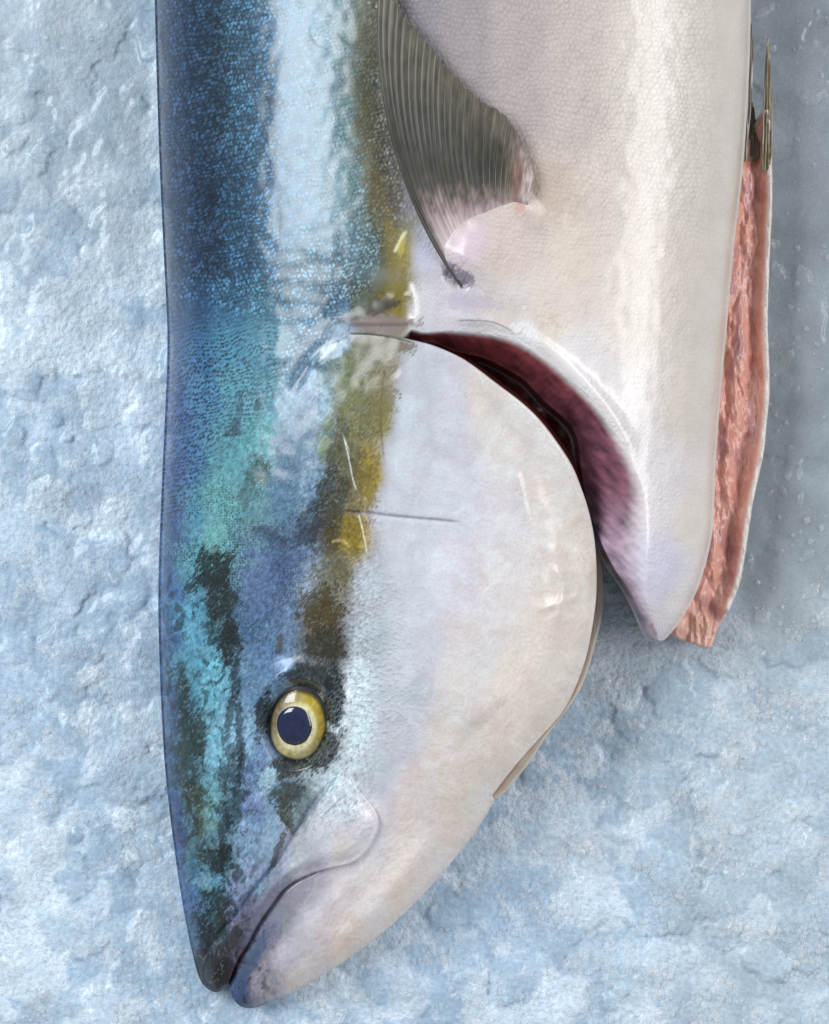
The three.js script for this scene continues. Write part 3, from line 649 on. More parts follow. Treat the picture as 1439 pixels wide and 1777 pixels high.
// head, cheek, gill cover and lower jaw: one surface, split where they part
const headPoly = [[292, 540], ...smooth(backLine.filter((p) => p[1] >= 577), 6), ...smooth([[343, 1685], [350, 1702], [362, 1713], [378, 1718], [390, 1711], [400, 1700], [402, 1718], [414, 1738], [432, 1746], [452, 1744], [474, 1735], [520, 1712], [598, 1665], [674, 1608], [750, 1533], [820, 1448], [857, 1385]], 6).slice(1), ...gillEdge.slice().reverse(), [seamEnd - 2, 560], [seamEnd - 6, 540]];
const cheekLine = smooth(onHead([[607, 560], [650, 640], [640, 760], [622, 890], [640, 1000], [690, 1120], [770, 1260], [860, 1400]]), 8);
const coverPoly = [...cheekLine, ...gillEdge.slice().reverse().map(([x, y]) => [x + 30, y - 6])];
const jawPoly = [...mouthLine, ...onHead([[660, 1450], [720, 1440], [800, 1400]]), [900, 1420], [780, 1560], [560, 1740], [440, 1800], [380, 1760]];
const headParts = shell({
  poly: headPoly, height: headHeight, r: 4.5, seamAt: isSeam,
  keep: (x, y) => y > SEAM,
  regions: (x, y) => signed(jawPoly, x, y) < 0 ? 'lower_jaw' : x > 560 && y < 1420 && signed(coverPoly, x, y) < 0 ? 'gill_cover' : 'head',
  rings: (x, y, r) => x > seamEnd - 8 && y < 1395 && toLine(gillEdge, x, y)[0] < 14 ? lip(r, 16, 70) : belly(r),
});
for (const name in headParts) part(name, headParts[name], skin);

// upper jaw: a bony plate lying over the corner of the mouth
const jawOutline = onHead(smooth([[579, 1345], [602, 1350], [630, 1378], [653, 1408], [657, 1435], [641, 1470], [612, 1496], [564, 1508], [520, 1524], [492, 1543], [472, 1569], [449, 1602], [430, 1638], [411, 1669], [398, 1702], [388, 1713], [375, 1717], [360, 1710], [350, 1690], [358, 1657], [377, 1630], [413, 1594], [443, 1552], [482, 1505], [512, 1474], [534, 1430], [556, 1384]], 5, true));
const jawHeight = (x, y) => { const d = -signed(jawOutline, x, y); return headBase(x, y) + 8 + 9 * sst(0, 30, d) - 6 * sst(1420, 1345, y); };
function headBase(x, y) { return baseHead(x, y) + edgeFade(x, y, Rv) * wobble(x, y); }
part('upper_jaw', shell({ poly: jawOutline, height: jawHeight, cell: 2.2, r: 3.2, rings: (x, y, r) => [[0.7 * r, -0.4 * r], [r, -1.2 * r], [r, -14], [-2, -26]] }), skin);

// second gill cover of the far side, just showing below the near one
const membranePoly = smooth([[1036, 930], [1047, 990], [1047, 1053], [1033, 1117], [1014, 1180], [990, 1223], [951, 1274], [912, 1332], [862, 1386], [840, 1372], [900, 1290], [960, 1200], [990, 1080], [1005, 980]], 6, true);
const cream = new THREE.MeshPhysicalMaterial({ name: 'wet_cream_skin', vertexColors: true, roughness: 0.45, clearcoat: 0.5, clearcoatRoughness: 0.25, side: THREE.DoubleSide });
part('gill_membrane', shell({
  poly: membranePoly, cell: 2.5, r: 4, height: (x, y) => 22 - 10 * sst(1000, 1380, y) + 2 * noise(x / 40, y / 40), rings: (x, y, r) => belly(r),
  tint: (x, y) => { const d = toLine(gillEdge, x, y)[0], n = 8 * noise(x / 20, y / 30), b = sst(11, 4, d + 3 * noise(x / 30, y / 30)); return [mix(208, 186, b) + n, mix(194, 146, b) + n, mix(178, 118, b) + n]; },
}), cream, fish, 'cream membrane of the far gill cover showing below');

// lining of the gill opening and the arches in it
const lining = new THREE.MeshPhysicalMaterial({ name: 'gill_lining', vertexColors: true, roughness: 0.4, clearcoat: 0.4, clearcoatRoughness: 0.3, side: THREE.DoubleSide });
const throatPoly = smooth([[640, 620], [700, 596], [760, 590], [850, 610], [930, 650], [990, 715], [1030, 790], [1040, 860], [1000, 880], [900, 820], [780, 720], [680, 680]], 8, true);
part('gill_cavity', shell({
  poly: throatPoly, cell: 5, r: 2, height: (x, y) => baseTrunk(x, y) - 230 + 8 * noise(x / 30, y / 30), rings: () => [[4, 30], [8, 60]],
  tint: (x, y) => { const n = 10 * noise(x / 20, y / 20); return [112 + n, 42 + n * 0.4, 42 + n * 0.4]; },
}), lining);
for (const [o, dh] of [[40, -150], [70, -162]]) {
  const pts = gillEdge.filter((p, i) => p[0] > 740 && p[1] < 860 && i % 3 === 0).map(([x, y]) => new THREE.Vector3(...toWorld(x + 30 - o * 0.7, y - 22 + o * 0.4, baseTrunk(x, y) + dh)));
  const g = new THREE.TubeGeometry(new THREE.CatmullRomCurve3(pts), 60, 9 * U, 8), n = g.attributes.position.count;
  g.setAttribute('color', new THREE.Float32BufferAttribute(Array.from({ length: n * 3 }, (_, i) => [0.20, 0.035, 0.036][i % 3]), 3));
  part('gill_arch', g, lining);
}

// ---------------------------------------------------------------- eye
{
  const eye = new THREE.Group(); eye.name = 'eye'; fish.add(eye);
  const h0 = baseHead(EYE[0], EYE[1]), sx = (baseHead(EYE[0] + 30, EYE[1]) - baseHead(EYE[0] - 30, EYE[1])) / 60, sy = (baseHead(EYE[0], EYE[1] + 30) - baseHead(EYE[0], EYE[1] - 30)) / 60;
  eye.position.set(...toWorld(EYE[0], EYE[1], h0 - 24));
  eye.quaternion.setFromUnitVectors(new THREE.Vector3(0, 1, 0), new THREE.Vector3(-sx, 1, -sy).normalize());
  const spin = 0.2;
  // a dome: radius a across, b along, height c; tint by polar place
  const dome = (a, b, c, x0, y0, h, tint, flat = 2.2, rows = 26, cols = 72, turn = spin) => {
    const P = [], C = [], I = [];
    for (let i = 0; i <= rows; i++) for (let j = 0; j <= cols; j++) {
      const t = i / rows, q = j / cols * Math.PI * 2, wob = 1 + 0.05 * noise(2 + 1.3 * Math.cos(q), a / 9 + 1.3 * Math.sin(q)) * sst(0.3, 1, t), u = t * wob * Math.cos(q) * a, v = t * wob * Math.sin(q) * b, x = x0 + u * Math.cos(turn) - v * Math.sin(turn), y = y0 + u * Math.sin(turn) + v * Math.cos(turn);
      P.push(x * U, (h + c * Math.pow(Math.max(0, 1 - Math.pow(t, flat)), 0.6)) * U, y * U);
      const k = tint(t, q, x, y); C.push(lin(k[0]), lin(k[1]), lin(k[2]));
      if (i < rows && j < cols) { const o = i * (cols + 1) + j, w = o + cols + 1; I.push(o, o + 1, w, o + 1, w + 1, w); }
    }
    const g = new THREE.BufferGeometry();
    g.setAttribute('position', new THREE.Float32BufferAttribute(P, 3)); g.setAttribute('color', new THREE.Float32BufferAttribute(C, 3));
    g.setIndex(I); g.computeVertexNormals();
    return g;
  };
  const wetEye = new THREE.MeshPhysicalMaterial({ name: 'wet_iris', vertexColors: true, roughness: 0.35, clearcoat: 0.5, clearcoatRoughness: 0.1, side: THREE.DoubleSide });
  part('eyeball', dome(66, 88, 20, 0, 0, -16, (t, q, x, y) => { const n = 8 * noise(x / 8, y / 8), s = Math.sin(q - 0.6); return [40 + n + 40 * sst(0.2, 0.9, s), 42 + n + 40 * sst(0.2, 0.9, s), 46 + n + 46 * sst(0.2, 0.9, s)]; }), wetEye, eye);
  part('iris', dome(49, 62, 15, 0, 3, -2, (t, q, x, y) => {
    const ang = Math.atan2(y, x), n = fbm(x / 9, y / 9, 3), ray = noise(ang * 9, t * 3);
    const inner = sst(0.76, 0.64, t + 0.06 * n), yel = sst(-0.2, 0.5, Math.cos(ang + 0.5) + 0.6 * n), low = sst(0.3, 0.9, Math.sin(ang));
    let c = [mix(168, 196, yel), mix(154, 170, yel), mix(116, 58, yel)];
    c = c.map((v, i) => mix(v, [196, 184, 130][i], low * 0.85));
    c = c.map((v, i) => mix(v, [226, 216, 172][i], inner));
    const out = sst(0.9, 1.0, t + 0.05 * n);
    const upperShade = sst(0.1, 0.8, -Math.cos(ang - 0.6) + 0.5 * n) * sst(0.55, 0.8, t);  // shade on the upper left of the iris, put into its colour
    c = c.map((v, i) => mix(v, [112, 100, 76][i], 0.75 * upperShade));
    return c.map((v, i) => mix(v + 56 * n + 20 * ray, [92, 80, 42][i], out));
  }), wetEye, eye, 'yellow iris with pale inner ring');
  const lens = new THREE.MeshPhysicalMaterial({ name: 'pupil', vertexColors: true, roughness: 0.12, clearcoat: 1, clearcoatRoughness: 0.03, side: THREE.DoubleSide });
  part('pupil', dome(30, 34, 7, -4, 1, 11, (t, q, x, y) => [18 + 9 * noise(x / 9, y / 9), 30 + 9 * noise(x / 7, y / 9), 66 + 14 * noise(x / 11, y / 8)], 2.4, 16, 48, 0.1), lens, eye, 'dark blue pupil');
  const clear = new THREE.MeshPhysicalMaterial({ name: 'cornea', color: 0xffffff, roughness: 0.02, transmission: 1, thickness: 0, ior: 1.38, side: THREE.DoubleSide });
  const cg = dome(55, 69, 21, 0, 2, -4, () => [255, 255, 255], 2.1); cg.deleteAttribute('color');
  part('cornea', cg, clear, eye);
}

// ---------------------------------------------------------------- pectoral fin
const finBase = smooth([[800, 497], [800, 470], [822, 432], [850, 402], [880, 384], [902, 374], [914, 368]], 3);
const finTip = smooth([[660, -50], [688, 0], [740, 64], [773, 111], [834, 170], [881, 202], [906, 250], [926, 300]], 3);
const alongLine = (line, t) => { const f = clamp(t) * (line.length - 1), i = Math.min(line.length - 2, Math.floor(f)), u = f - i; return [mix(line[i][0], line[i + 1][0], u), mix(line[i][1], line[i + 1][1], u)]; };
const RAYS = 27;
const ragged = (u) => 1 - (0.05 * Math.abs(noise(u * 44, 3)) + 0.025 * Math.abs(noise(u * 120, 8))) * sst(0.03, 0.15, u);
const finAt = (u, v) => {                                       // photograph place on ray u, share v of its length, with height over the body
  const b = alongLine(finBase, u), e = alongLine(finTip, Math.pow(u, 0.9)), k = Math.pow(1 - u, 1.5), c = [(b[0] + e[0]) / 2 - 103 * k, (b[1] + e[1]) / 2 + 27 * k];
  v *= ragged(u);
  const w = 1 - v, p = [w * w * b[0] + 2 * w * v * c[0] + v * v * e[0], w * w * b[1] + 2 * w * v * c[1] + v * v * e[1]];
  const lift = -8 + 24 * sst(0, 0.3, v) + 16 * sst(0.1, 0.8, v) * (1 - u) + 4 + 4 * noise(u * 3, v * 3);
  const q = toPlan(p, (x, y) => baseTrunk(x, y) + lift);
  return [q[0], q[1], baseTrunk(q[0], q[1]) + lift, p];
};
const finWave = (u, v) => 2.4 * Math.pow(Math.abs(Math.sin(Math.PI * u * RAYS)), 0.7) * sst(0.1, 0.3, v) * (1 - 0.5 * v) * sst(1.0, 0.3, u);
const finTint = (u, v, s) => {
  const [, , , p] = finAt(u, v), n = fbm(p[0] / 12, p[1] / 30, 3);
  let c = [60, 58, 52];
  c = c.map((x, i) => mix(x, [96, 89, 76][i], sst(0.55, 1.0, v) * 0.7));                       // thin margin
  c = c.map((x, i) => mix(x, [150, 136, 128][i], sst(0.66, 0.96, u + 0.06 * n) * 0.7));
  c = c.map((x, i) => mix(x, [150, 128, 128][i], sst(0.42, 0.2, v + 0.2 * n) * sst(0.02, 0.16, u)));
  c = c.map((x, i) => mix(x, [206, 190, 190][i], sst(0.28, 0.1, v + 0.15 * n) * sst(0.02, 0.16, u)));
  c = c.map((x, i) => mix(x, [196, 180, 178][i], sst(0.86, 0.98, u + 0.05 * n) * 0.8));
  c = c.map((x, i) => mix(x, [150, 98, 86][i], 0.55 * Math.exp(-Math.pow((u - 0.87) / 0.05, 2) - Math.pow((v - 0.55) / 0.3, 2))));
  const hair = noise(u * 150, v * 5) * sst(0.25, 0.5, v), band = noise(u * 40, v * 2.5);
  return c.map((x) => x * (1 + 0.3 * n + 0.22 * hair + 0.15 * band + 0.05 * noise(p[0] / 2, p[1] / 2)));
};
{
  const P = [], C = [], I = [], nu = 252, nv = 110;
  for (let s = 0; s < 2; s++) for (let j = 0; j <= nv; j++) for (let i = 0; i <= nu; i++) {
    const u = i / nu, v = j / nv, [x, y, h] = finAt(u, v), edge = Math.min(1, 14 * u, 10 * (1 - u), 14 * (1 - v));
    P.push(...toWorld(x, y, h + finWave(u, v) - (s ? 1.2 + 3.2 * Math.sqrt(edge) : 0)));
    const c = finTint(u, v); C.push(lin(c[0]), lin(c[1]), lin(c[2]));
  }
  const M = (nu + 1) * (nv + 1), at = (i, j, s) => s * M + j * (nu + 1) + i;
  for (let j = 0; j < nv; j++) for (let i = 0; i < nu; i++) {
    I.push(at(i, j, 0), at(i + 1, j, 0), at(i, j + 1, 0), at(i + 1, j, 0), at(i + 1, j + 1, 0), at(i, j + 1, 0));
    I.push(at(i, j, 1), at(i, j + 1, 1), at(i + 1, j, 1), at(i + 1, j, 1), at(i, j + 1, 1), at(i + 1, j + 1, 1));
  }
  const wall = (a, b, c, d) => I.push(a, b, c, b, d, c);
  for (let i = 0; i < nu; i++) { wall(at(i, nv, 0), at(i + 1, nv, 0), at(i, nv, 1), at(i + 1, nv, 1)); wall(at(i + 1, 0, 0), at(i, 0, 0), at(i + 1, 0, 1), at(i, 0, 1)); }
  for (let j = 0; j < nv; j++) { wall(at(0, j, 0), at(0, j + 1, 0), at(0, j, 1), at(0, j + 1, 1)); wall(at(nu, j + 1, 0), at(nu, j, 0), at(nu, j + 1, 1), at(nu, j, 1)); }
  const g = new THREE.BufferGeometry();
  g.setAttribute('position', new THREE.Float32BufferAttribute(P, 3)); g.setAttribute('color', new THREE.Float32BufferAttribute(C, 3));
  g.setIndex(I); g.computeVertexNormals();
  const finSkin = new THREE.MeshPhysicalMaterial({ name: 'wet_fin', vertexColors: true, roughness: 0.5, specularIntensity: 0.5, clearcoat: 0.3, clearcoatRoughness: 0.3, side: THREE.DoubleSide });
  const fin = part('pectoral_fin', g, finSkin, fish, 'dark olive pectoral fin laid back along the flank');
  const raySkin = new THREE.MeshPhysicalMaterial({ name: 'fin_ray', vertexColors: true, roughness: 0.4, clearcoat: 0.4, clearcoatRoughness: 0.25 });
  for (let k = 0; k < RAYS; k++) {
    const u = (k + 0.02) / RAYS, pos = [], clr = [], idx = [], n = 44;
    for (let j = 0; j <= n; j++) {
      const v = mix(k ? 0.24 : 0, 0.995, j / n), a = finAt(u, v), b = finAt(u + 0.003, v), w = mix(k ? 1.7 : 3.2, 0.7, Math.pow(j / n, 0.8)) * (k ? 0.25 + 0.75 * sst(0, 0.2, j / n) : 1) * (1 - 0.55 * sst(0.6, 1, u));
      let dx = b[0] - a[0], dy = b[1] - a[1]; const l = Math.hypot(dx, dy) || 1; dx /= l; dy /= l;
      const c = finTint(u, v), lite = 0.55 + 0.25 * noise(v * 9, k * 7.7);
      for (const [o, up] of [[-1, -0.5], [-0.5, 0.9], [0.5, 0.9], [1, -0.5]]) {
        pos.push(...toWorld(a[0] + dx * w * o, a[1] + dy * w * o, a[2] + up * w * 0.9));
        const cc = k ? c.map((x, i) => mix(x, [138, 132, 118][i], lite * 0.45)) : c; clr.push(lin(cc[0]), lin(cc[1]), lin(cc[2]));
      }
      if (j < n) for (let q = 0; q < 3; q++) { const o = j * 4 + q; idx.push(o, o + 1, o + 4, o + 1, o + 5, o + 4); }
    }
    const rg = new THREE.BufferGeometry();
    rg.setAttribute('position', new THREE.Float32BufferAttribute(pos, 3)); rg.setAttribute('color', new THREE.Float32BufferAttribute(clr, 3));
    rg.setIndex(idx); rg.computeVertexNormals();
    raySkin.side = THREE.DoubleSide;
    part('fin_ray', rg, raySkin, fin);
  }
}

// ---------------------------------------------------------------- opened belly: flap of the far side with its red flesh, pelvic fins
const flapPoly = smooth([[1318, 200], [1336, 190], [1341, 253], [1341, 352], [1336, 478], [1334, 557], [1337, 672], [1331, 749], [1323, 806], [1309, 867], [1298, 940], [1286, 1009], [1269, 1055], [1246, 1097], [1235, 1125], [1208, 1120], [1165, 1100], [1130, 1040], [1150, 960], [1170, 800], [1200, 600], [1230, 420], [1270, 300], [1292, 262]], 6, true);
const flapOuter = smooth([[1336, 190], [1341, 253], [1341, 352], [1336, 478], [1334, 557], [1337, 672], [1331, 749], [1323, 806], [1309, 867], [1298, 940], [1286, 1009], [1269, 1055]], 6);
const flesh = new THREE.MeshPhysicalMaterial({ name: 'raw_flesh', vertexColors: true, roughness: 0.42, clearcoat: 0.45, clearcoatRoughness: 0.2, side: THREE.DoubleSide });
const flapHeight = (x, y) => {
  const d = toLine(flapOuter, x, y)[0], s = fbm(x / 26, y / 70, 4), k = noise(x / 9 + 2 * s, y / 26);
  return -14 + 12 * sst(18, 6, d) - 9 * Math.exp(-Math.pow((d - 26) / 16, 2)) + 18 * s + 2.2 * k + 8 * sst(20, 70, d) - 10 * sst(1080, 1126, y);
};
part('belly_flap', shell({
  poly: flapPoly, cell: 2, r: 4, height: flapHeight, rings: (x, y, r) => [[0.7 * r, -0.5 * r], [r, -2 * r], [r, -30], [-10, -70], [-30, -120]],
  tint: (x, y, h, ring) => {
    const d = toLine(flapOuter, x, y)[0], a = fbm(x / 22, y / 60, 4), b = fbm(x / 7 + 3 * a, y / 30 + 2 * a, 3), v = Math.abs(noise(x / 20 + a * 2, y / 46));
    let c = [224, 162, 146];
    c = c.map((q, i) => mix(q, [206, 134, 116][i], sst(0.0, 0.35, a)));
    c = c.map((q, i) => mix(q, [206, 150, 138][i], 0.8 * sst(0.05, 0.4, -a + 0.5 * b)));
    c = c.map((q, i) => mix(q, [222, 186, 176][i], 0.75 * sst(0.12, 0.02, v) * sst(-0.2, 0.2, b)));
    c = c.map((q, i) => mix(q, [150, 100, 116][i], 0.4 * sst(0.1, 0.4, noise(x / 30 + 80, y / 90))));
    c = c.map((q, i) => mix(q, [214, 168, 148][i], 0.7 * sst(1040, 1110, y + 14 * b)));
    const skinEdge = sst(13, 7, d + 3 * b) * (y < 1060 ? 1 : 0);
    c = c.map((q, i) => mix(q, [216, 206, 198][i], ring ? (y < 1070 ? 1 : 0.3) : skinEdge));
    return c.map((q) => q * (1 + 0.10 * b + 0.05 * noise(x / 3, y / 4)));
  },
}), flesh, fish, 'belly flap of the far side showing red flesh and a pale skin edge');
function blade(name, pts, h0, h1, dark, pale, label) {
  const poly = smooth(pts, 4, true), ys = pts.map((p) => p[1]), y0 = Math.min(...ys), y1 = Math.max(...ys);
  part(name, shell({
    poly, cell: 1.5, r: 1.2, height: (x, y) => mix(h0, h1, (y - y0) / (y1 - y0)) + 2.0 * Math.sin(x * 1.3 + y * 0.03), rings: (x, y, r) => [[r, -r], [0.5 * r, -4], [-1, -6]],
    tint: (x, y) => { const s = sst(-0.3, 0.5, noise(x / 3.2 + y * 0.01, y / 60)), n = 10 * noise(x / 2, y / 14); return dark.map((q, i) => mix(q, pale[i], s) + n); },
  }), cream, fish, label);
}
blade('pelvic_fin', [[1301, 10], [1307, 60], [1308, 110], [1305, 170], [1300, 230], [1298, 275], [1284, 275], [1290, 200], [1296, 110]], -6, 4, [92, 78, 52], [190, 186, 188], 'brown pelvic fin pressed against the belly edge');
blade('pelvic_fin', [[1334, 58], [1338, 110], [1340, 170], [1341, 240], [1336, 290], [1322, 292], [1324, 220], [1328, 130]], -8, -2, [116, 100, 54], [188, 178, 164], 'olive pelvic fin standing free beside the belly');
blade('pelvic_fin', [[1309, 170], [1316, 215], [1322, 268], [1306, 276], [1302, 240], [1304, 200]], -30, -22, [92, 76, 58], [132, 116, 100], 'short brown fin blade between the two pelvic fins');

// ---------------------------------------------------------------- bed of crushed ice
const level = (x, y) => mix(-24, -96, sst(520, 1160, x + 0.12 * (y - 900))) - 10 * sst(1250, 1450, x) * sst(900, 400, y);
const melt = (x, y) => clamp(0.85 * sst(1240, 1340, x + 40 * noise(x / 90, y / 120)) * sst(1250, 950, y + 60 * noise(x / 100, y / 100)) + 0.35 * sst(300, 200, x) * sst(700, 200, y + 120 * noise(x / 90, y / 90)));
// lumps of ice frozen together: uneven overlapping plates, each with its own tilt and clearness
const IX0 = -260, IY0 = -260, IS = 2300, IN2 = 720, iceTop = new Float32Array((IN2 + 1) ** 2).fill(-40), iceKind = new Float32Array((IN2 + 1) ** 2).fill(0.5);
{
  const cell = IS / IN2;
  for (let k = 0; k < 2600; k++) {
    const cx = IX0 + rnd() * IS, cy = IY0 + rnd() * IS, R = 14 + 78 * Math.pow(rnd(), 2.6), z = -9 + 16 * rnd() - R * 0.07, tx = (rnd() - 0.5) * 0.22, ty = (rnd() - 0.5) * 0.22, kind = rnd(), turn = rnd() * 3.14, flat = 0.6 + 0.5 * rnd(), sd = rnd() * 100;
    const i0 = Math.max(0, Math.floor((cx - 1.5 * R - IX0) / cell)), i1 = Math.min(IN2, Math.ceil((cx + 1.5 * R - IX0) / cell)), j0 = Math.max(0, Math.floor((cy - 1.5 * R - IY0) / cell)), j1 = Math.min(IN2, Math.ceil((cy + 1.5 * R - IY0) / cell));
    for (let j = j0; j <= j1; j++) for (let i = i0; i <= i1; i++) {
      const x = IX0 + i * cell - cx, y = IY0 + j * cell - cy, u = x * Math.cos(turn) + y * Math.sin(turn), v = (y * Math.cos(turn) - x * Math.sin(turn)) / flat;
      const q = Math.hypot(u, v) / R + 0.34 * noise(x / (0.6 * R) + sd, y / (0.6 * R)) + 0.12 * noise(x / 9 + sd, y / 9);
      if (q > 1) continue;
      const h = z + tx * x + ty * y + (5 + 0.10 * R) * Math.sqrt(1 - q * q * q * q) + 1.6 * noise(x / 13 + sd, y / 13), o = j * (IN2 + 1) + i;
      if (h > iceTop[o]) { iceTop[o] = h; iceKind[o] = kind; }
    }
  }
  for (let pass = 0; pass < 2; pass++) for (const f of [iceTop, iceKind]) {
    const c = f.slice(), W = IN2 + 1;
    for (let j = 1; j < IN2; j++) for (let i = 1; i < IN2; i++) { const o = j * W + i; f[o] = 0.4 * c[o] + 0.1 * (c[o - 1] + c[o + 1] + c[o - W] + c[o + W]) + 0.05 * (c[o - W - 1] + c[o - W + 1] + c[o + W - 1] + c[o + W + 1]); }
  }
}
const sampleIce = (f, x, y) => {
  const fx = clamp((x - IX0) / IS * IN2, 0, IN2 - 0.001), fy = clamp((y - IY0) / IS * IN2, 0, IN2 - 0.001), i = Math.floor(fx), j = Math.floor(fy), u = fx - i, v = fy - j, o = j * (IN2 + 1) + i;
  return mix(mix(f[o], f[o + 1], u), mix(f[o + IN2 + 1], f[o + IN2 + 2], u), v);
};
function iceHeight(x, y) {
  const m = melt(x, y), kind = sampleIce(iceKind, x, y), crumb = sst(0.5, 0.8, kind) * (1 - m);
  return level(x, y) + (1 - 0.7 * m) * Math.max(-2, sampleIce(iceTop, x, y)) * 0.5 + 8 * fbm(x / 170, y / 170, 3) + crumb * (0.9 * noise(x / 9, y / 9) + 0.4 * noise(x / 5, y / 5)) + 0.5 * (1 - m) * noise(x / 15, y / 15);
}
const IT = 2048, iceCol = new Uint8Array(IT * IT * 4), iceRel = new Float32Array(IT * IT), iceRough = new Uint8Array(IT * IT * 4);
for (let j = 0; j < IT; j++) for (let i = 0; i < IT; i++) {
  const x = IX0 + i / IT * IS, y = IY0 + j / IT * IS, k = j * IT + i;
  const m = melt(x, y), cloud = fbm(x / 90 + 3, y / 90, 5), fine = noise(x / 4.2, y / 4.2), grit = noise(x / 9 + 20, y / 9), kind = sampleIce(iceKind, x, y), white = clamp(0.75 * sst(0.3, 0.9, kind) + 0.5 * sst(-0.1, 0.45, fbm(x / 40, y / 40 + 8, 4) + 0.15 * fine));
  // granular ice is whiter, clear wet ice bluer and greyer
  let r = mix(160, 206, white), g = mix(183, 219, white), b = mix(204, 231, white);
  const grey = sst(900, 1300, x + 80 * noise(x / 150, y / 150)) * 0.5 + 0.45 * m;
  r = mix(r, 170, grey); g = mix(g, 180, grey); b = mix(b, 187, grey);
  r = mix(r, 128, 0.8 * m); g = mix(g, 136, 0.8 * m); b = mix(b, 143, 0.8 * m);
  const f = 1 + 0.14 * cloud + 0.04 * fine + 0.06 * grit * (1 - m);
  iceCol[4 * k] = clamp(r * f, 0, 255); iceCol[4 * k + 1] = clamp(g * f, 0, 255); iceCol[4 * k + 2] = clamp(b * f, 0, 255); iceCol[4 * k + 3] = 255;
  iceRel[k] = 0.5 + (0.10 * fine + 0.14 * grit + 0.05 * noise(x / 2.3, y / 2.3)) * (1 - 0.8 * m) * (0.4 + 0.6 * white);
  iceRough[4 * k + 1] = 255 * clamp(0.42 + 0.3 * white - 0.2 * m + 0.15 * grit); iceRough[4 * k + 3] = 255;
}
const texI = (data, format, srgb) => { const t = new THREE.DataTexture(data, IT, IT, format, data instanceof Uint8Array ? THREE.UnsignedByteType : THREE.FloatType); t.magFilter = THREE.LinearFilter; t.minFilter = THREE.LinearFilter; if (srgb) t.colorSpace = THREE.SRGBColorSpace; t.needsUpdate = true; return t; };
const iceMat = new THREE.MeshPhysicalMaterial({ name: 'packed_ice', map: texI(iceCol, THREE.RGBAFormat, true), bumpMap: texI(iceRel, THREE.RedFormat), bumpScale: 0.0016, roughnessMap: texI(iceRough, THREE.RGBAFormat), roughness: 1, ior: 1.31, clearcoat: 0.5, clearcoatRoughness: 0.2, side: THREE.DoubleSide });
{
  const n = IN2, P = new Float32Array((n + 1) * (n + 1) * 3), Q = new Float32Array((n + 1) * (n + 1) * 2), I = new Uint32Array(n * n * 6);
  let o = 0;
  for (let j = 0; j <= n; j++) for (let i = 0; i <= n; i++) {
    const x = IX0 + i * IS / n, y = IY0 + j * IS / n, k = j * (n + 1) + i, w = toWorld(x, y, iceHeight(x, y));
    P.set(w, 3 * k); Q[2 * k] = i / n; Q[2 * k + 1] = j / n;
    if (i < n && j < n) { I.set([k, k + n + 1, k + 1, k + 1, k + n + 1, k + n + 2], o); o += 6; }
  }
  const g = new THREE.BufferGeometry();
  g.setAttribute('position', new THREE.BufferAttribute(P, 3)); g.setAttribute('uv', new THREE.BufferAttribute(Q, 2)); g.setIndex(new THREE.BufferAttribute(I, 1)); g.computeVertexNormals();
  const bed = new THREE.Mesh(g, iceMat); bed.name = 'ice_bed'; bed.castShadow = bed.receiveShadow = true;
  bed.userData = { kind: 'structure', label: 'bed of packed crushed ice under the fish', category: 'ice' };
  scene.add(bed);
}
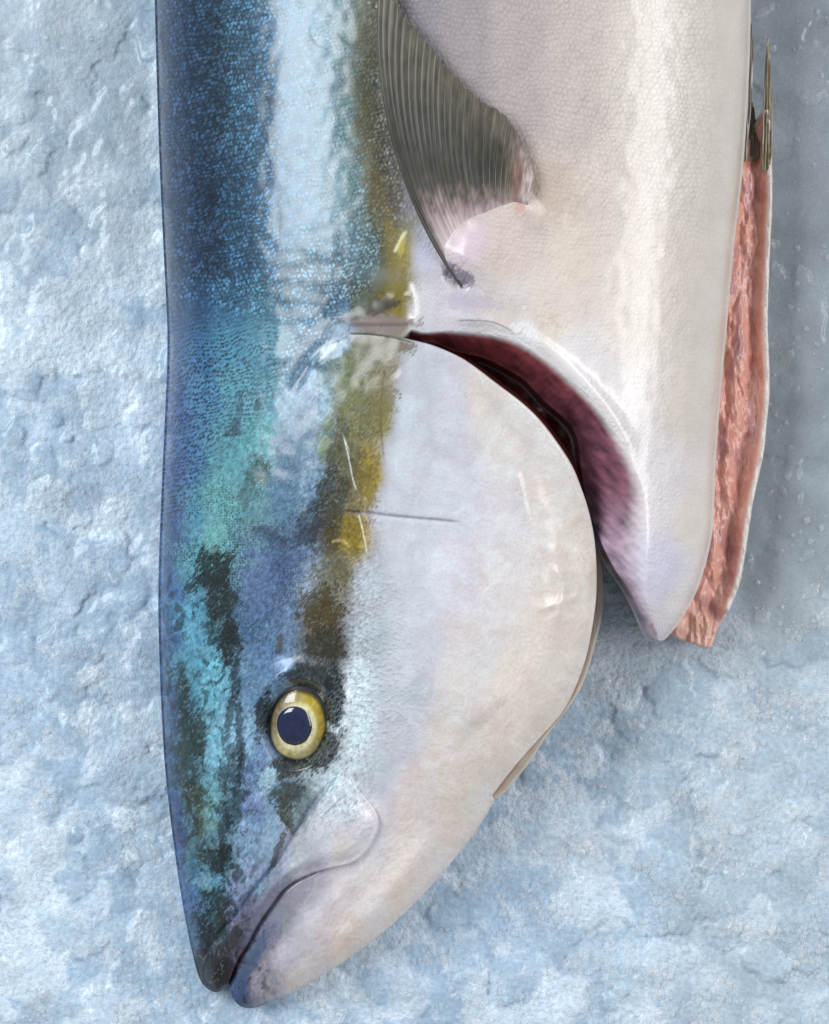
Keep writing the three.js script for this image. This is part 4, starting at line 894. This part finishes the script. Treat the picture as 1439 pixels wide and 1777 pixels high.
// loose clear grains of ice
{
  const g = new THREE.IcosahedronGeometry(1, 2), p = g.attributes.position;
  for (let i = 0; i < p.count; i++) { const x = p.getX(i), y = p.getY(i), z = p.getZ(i), s = 1 + 0.5 * noise(x * 1.7 + 3 * z, y * 1.9 + 2 * z) + 0.25 * noise(x * 3 + z, y * 3 - z); p.setXYZ(i, x * s, y * s, z * s); }
  g.computeVertexNormals();
  const clearIce = new THREE.MeshPhysicalMaterial({ name: 'clear_ice', color: 0xffffff, roughness: 0.3, transmission: 0.85, thickness: 0, ior: 1.31, side: THREE.DoubleSide });
  const count = 9000, grains = new THREE.InstancedMesh(g, clearIce, count), M = new THREE.Matrix4(), q = new THREE.Quaternion(), e = new THREE.Euler(), s = new THREE.Vector3(), v = new THREE.Vector3();
  for (let k = 0, tries = 0; k < count && tries < 400000; tries++) {
    const x = -40 + rnd() * 1520, y = -40 + rnd() * 1860, want = 0.02 + sst(-0.15, 0.4, noise(x / 85 + 30, y / 85) + 0.4 * noise(x / 22, y / 22)) * (0.25 + 0.75 * sst(900, 1200, y)) * (1 - melt(x, y));
    if (rnd() > want) continue;
    if (signed(trunkPoly, x, y) < -6 || signed(headPoly, x, y) < -6 || signed(flapPoly, x, y) < -6) continue;
    const r = 1.0 + 4.5 * Math.pow(rnd(), 4);
    v.set(...toWorld(x, y, iceHeight(x, y) + r * 0.15)); q.setFromEuler(e.set(rnd() * 6, rnd() * 6, rnd() * 6)); s.set(r * U * (0.7 + 0.6 * rnd()), r * U * (0.7 + 0.5 * rnd()), r * U * (0.7 + 0.6 * rnd()));
    grains.setMatrixAt(k++, M.compose(v, q, s));
  }
  grains.name = 'ice_grains'; grains.castShadow = grains.receiveShadow = true;
  grains.userData = { kind: 'stuff', label: 'loose clear grains of crushed ice scattered on the bed', category: 'ice' };
  scene.add(grains);
}
// thin clear chips lying among the grains
{
  const clearChip = new THREE.MeshPhysicalMaterial({ name: 'clear_chip', color: 0xffffff, roughness: 0.2, transmission: 0.93, thickness: 0, ior: 1.31, side: THREE.DoubleSide });
  const g = new THREE.IcosahedronGeometry(1, 3), p = g.attributes.position;
  for (let i = 0; i < p.count; i++) { const x = p.getX(i), y = p.getY(i), z = p.getZ(i), a = Math.atan2(z, x), s = 1 + 0.34 * noise(Math.cos(a) * 1.4 + 5, Math.sin(a) * 1.4) + 0.14 * noise(Math.cos(a) * 4, Math.sin(a) * 4 + 9); p.setXYZ(i, x * s, (y + 0.25 * noise(x * 2.2, z * 2.2)) * 0.34, z * s); }
  g.computeVertexNormals();
  const count = 900, chips = new THREE.InstancedMesh(g, clearChip, count), M = new THREE.Matrix4(), q = new THREE.Quaternion(), e = new THREE.Euler(), s = new THREE.Vector3(), v = new THREE.Vector3();
  for (let k = 0, tries = 0; k < count && tries < 200000; tries++) {
    const x = -40 + rnd() * 1520, y = -40 + rnd() * 1860, want = 0.05 + sst(-0.1, 0.4, noise(x / 110 + 60, y / 110)) * (0.3 + 0.7 * sst(900, 1200, y)) * (1 - 0.8 * melt(x, y));
    if (rnd() > want || signed(trunkPoly, x, y) < 2 || signed(headPoly, x, y) < 2 || signed(flapPoly, x, y) < 2) continue;
    const r = 5 + 17 * Math.pow(rnd(), 2);
    v.set(...toWorld(x, y, iceHeight(x, y) + 1)); q.setFromEuler(e.set((rnd() - 0.5) * 0.7, rnd() * 6.28, (rnd() - 0.5) * 0.7)); s.set(r * U, r * U * (0.6 + 0.5 * rnd()), r * U * (0.5 + 0.5 * rnd()));
    chips.setMatrixAt(k++, M.compose(v, q, s));
  }
  chips.name = 'ice_chips'; chips.castShadow = chips.receiveShadow = true;
  chips.userData = { kind: 'stuff', label: 'thin clear chips of crushed ice frozen into the bed', category: 'ice' };
  scene.add(chips);
}
renderer.render(scene, camera);
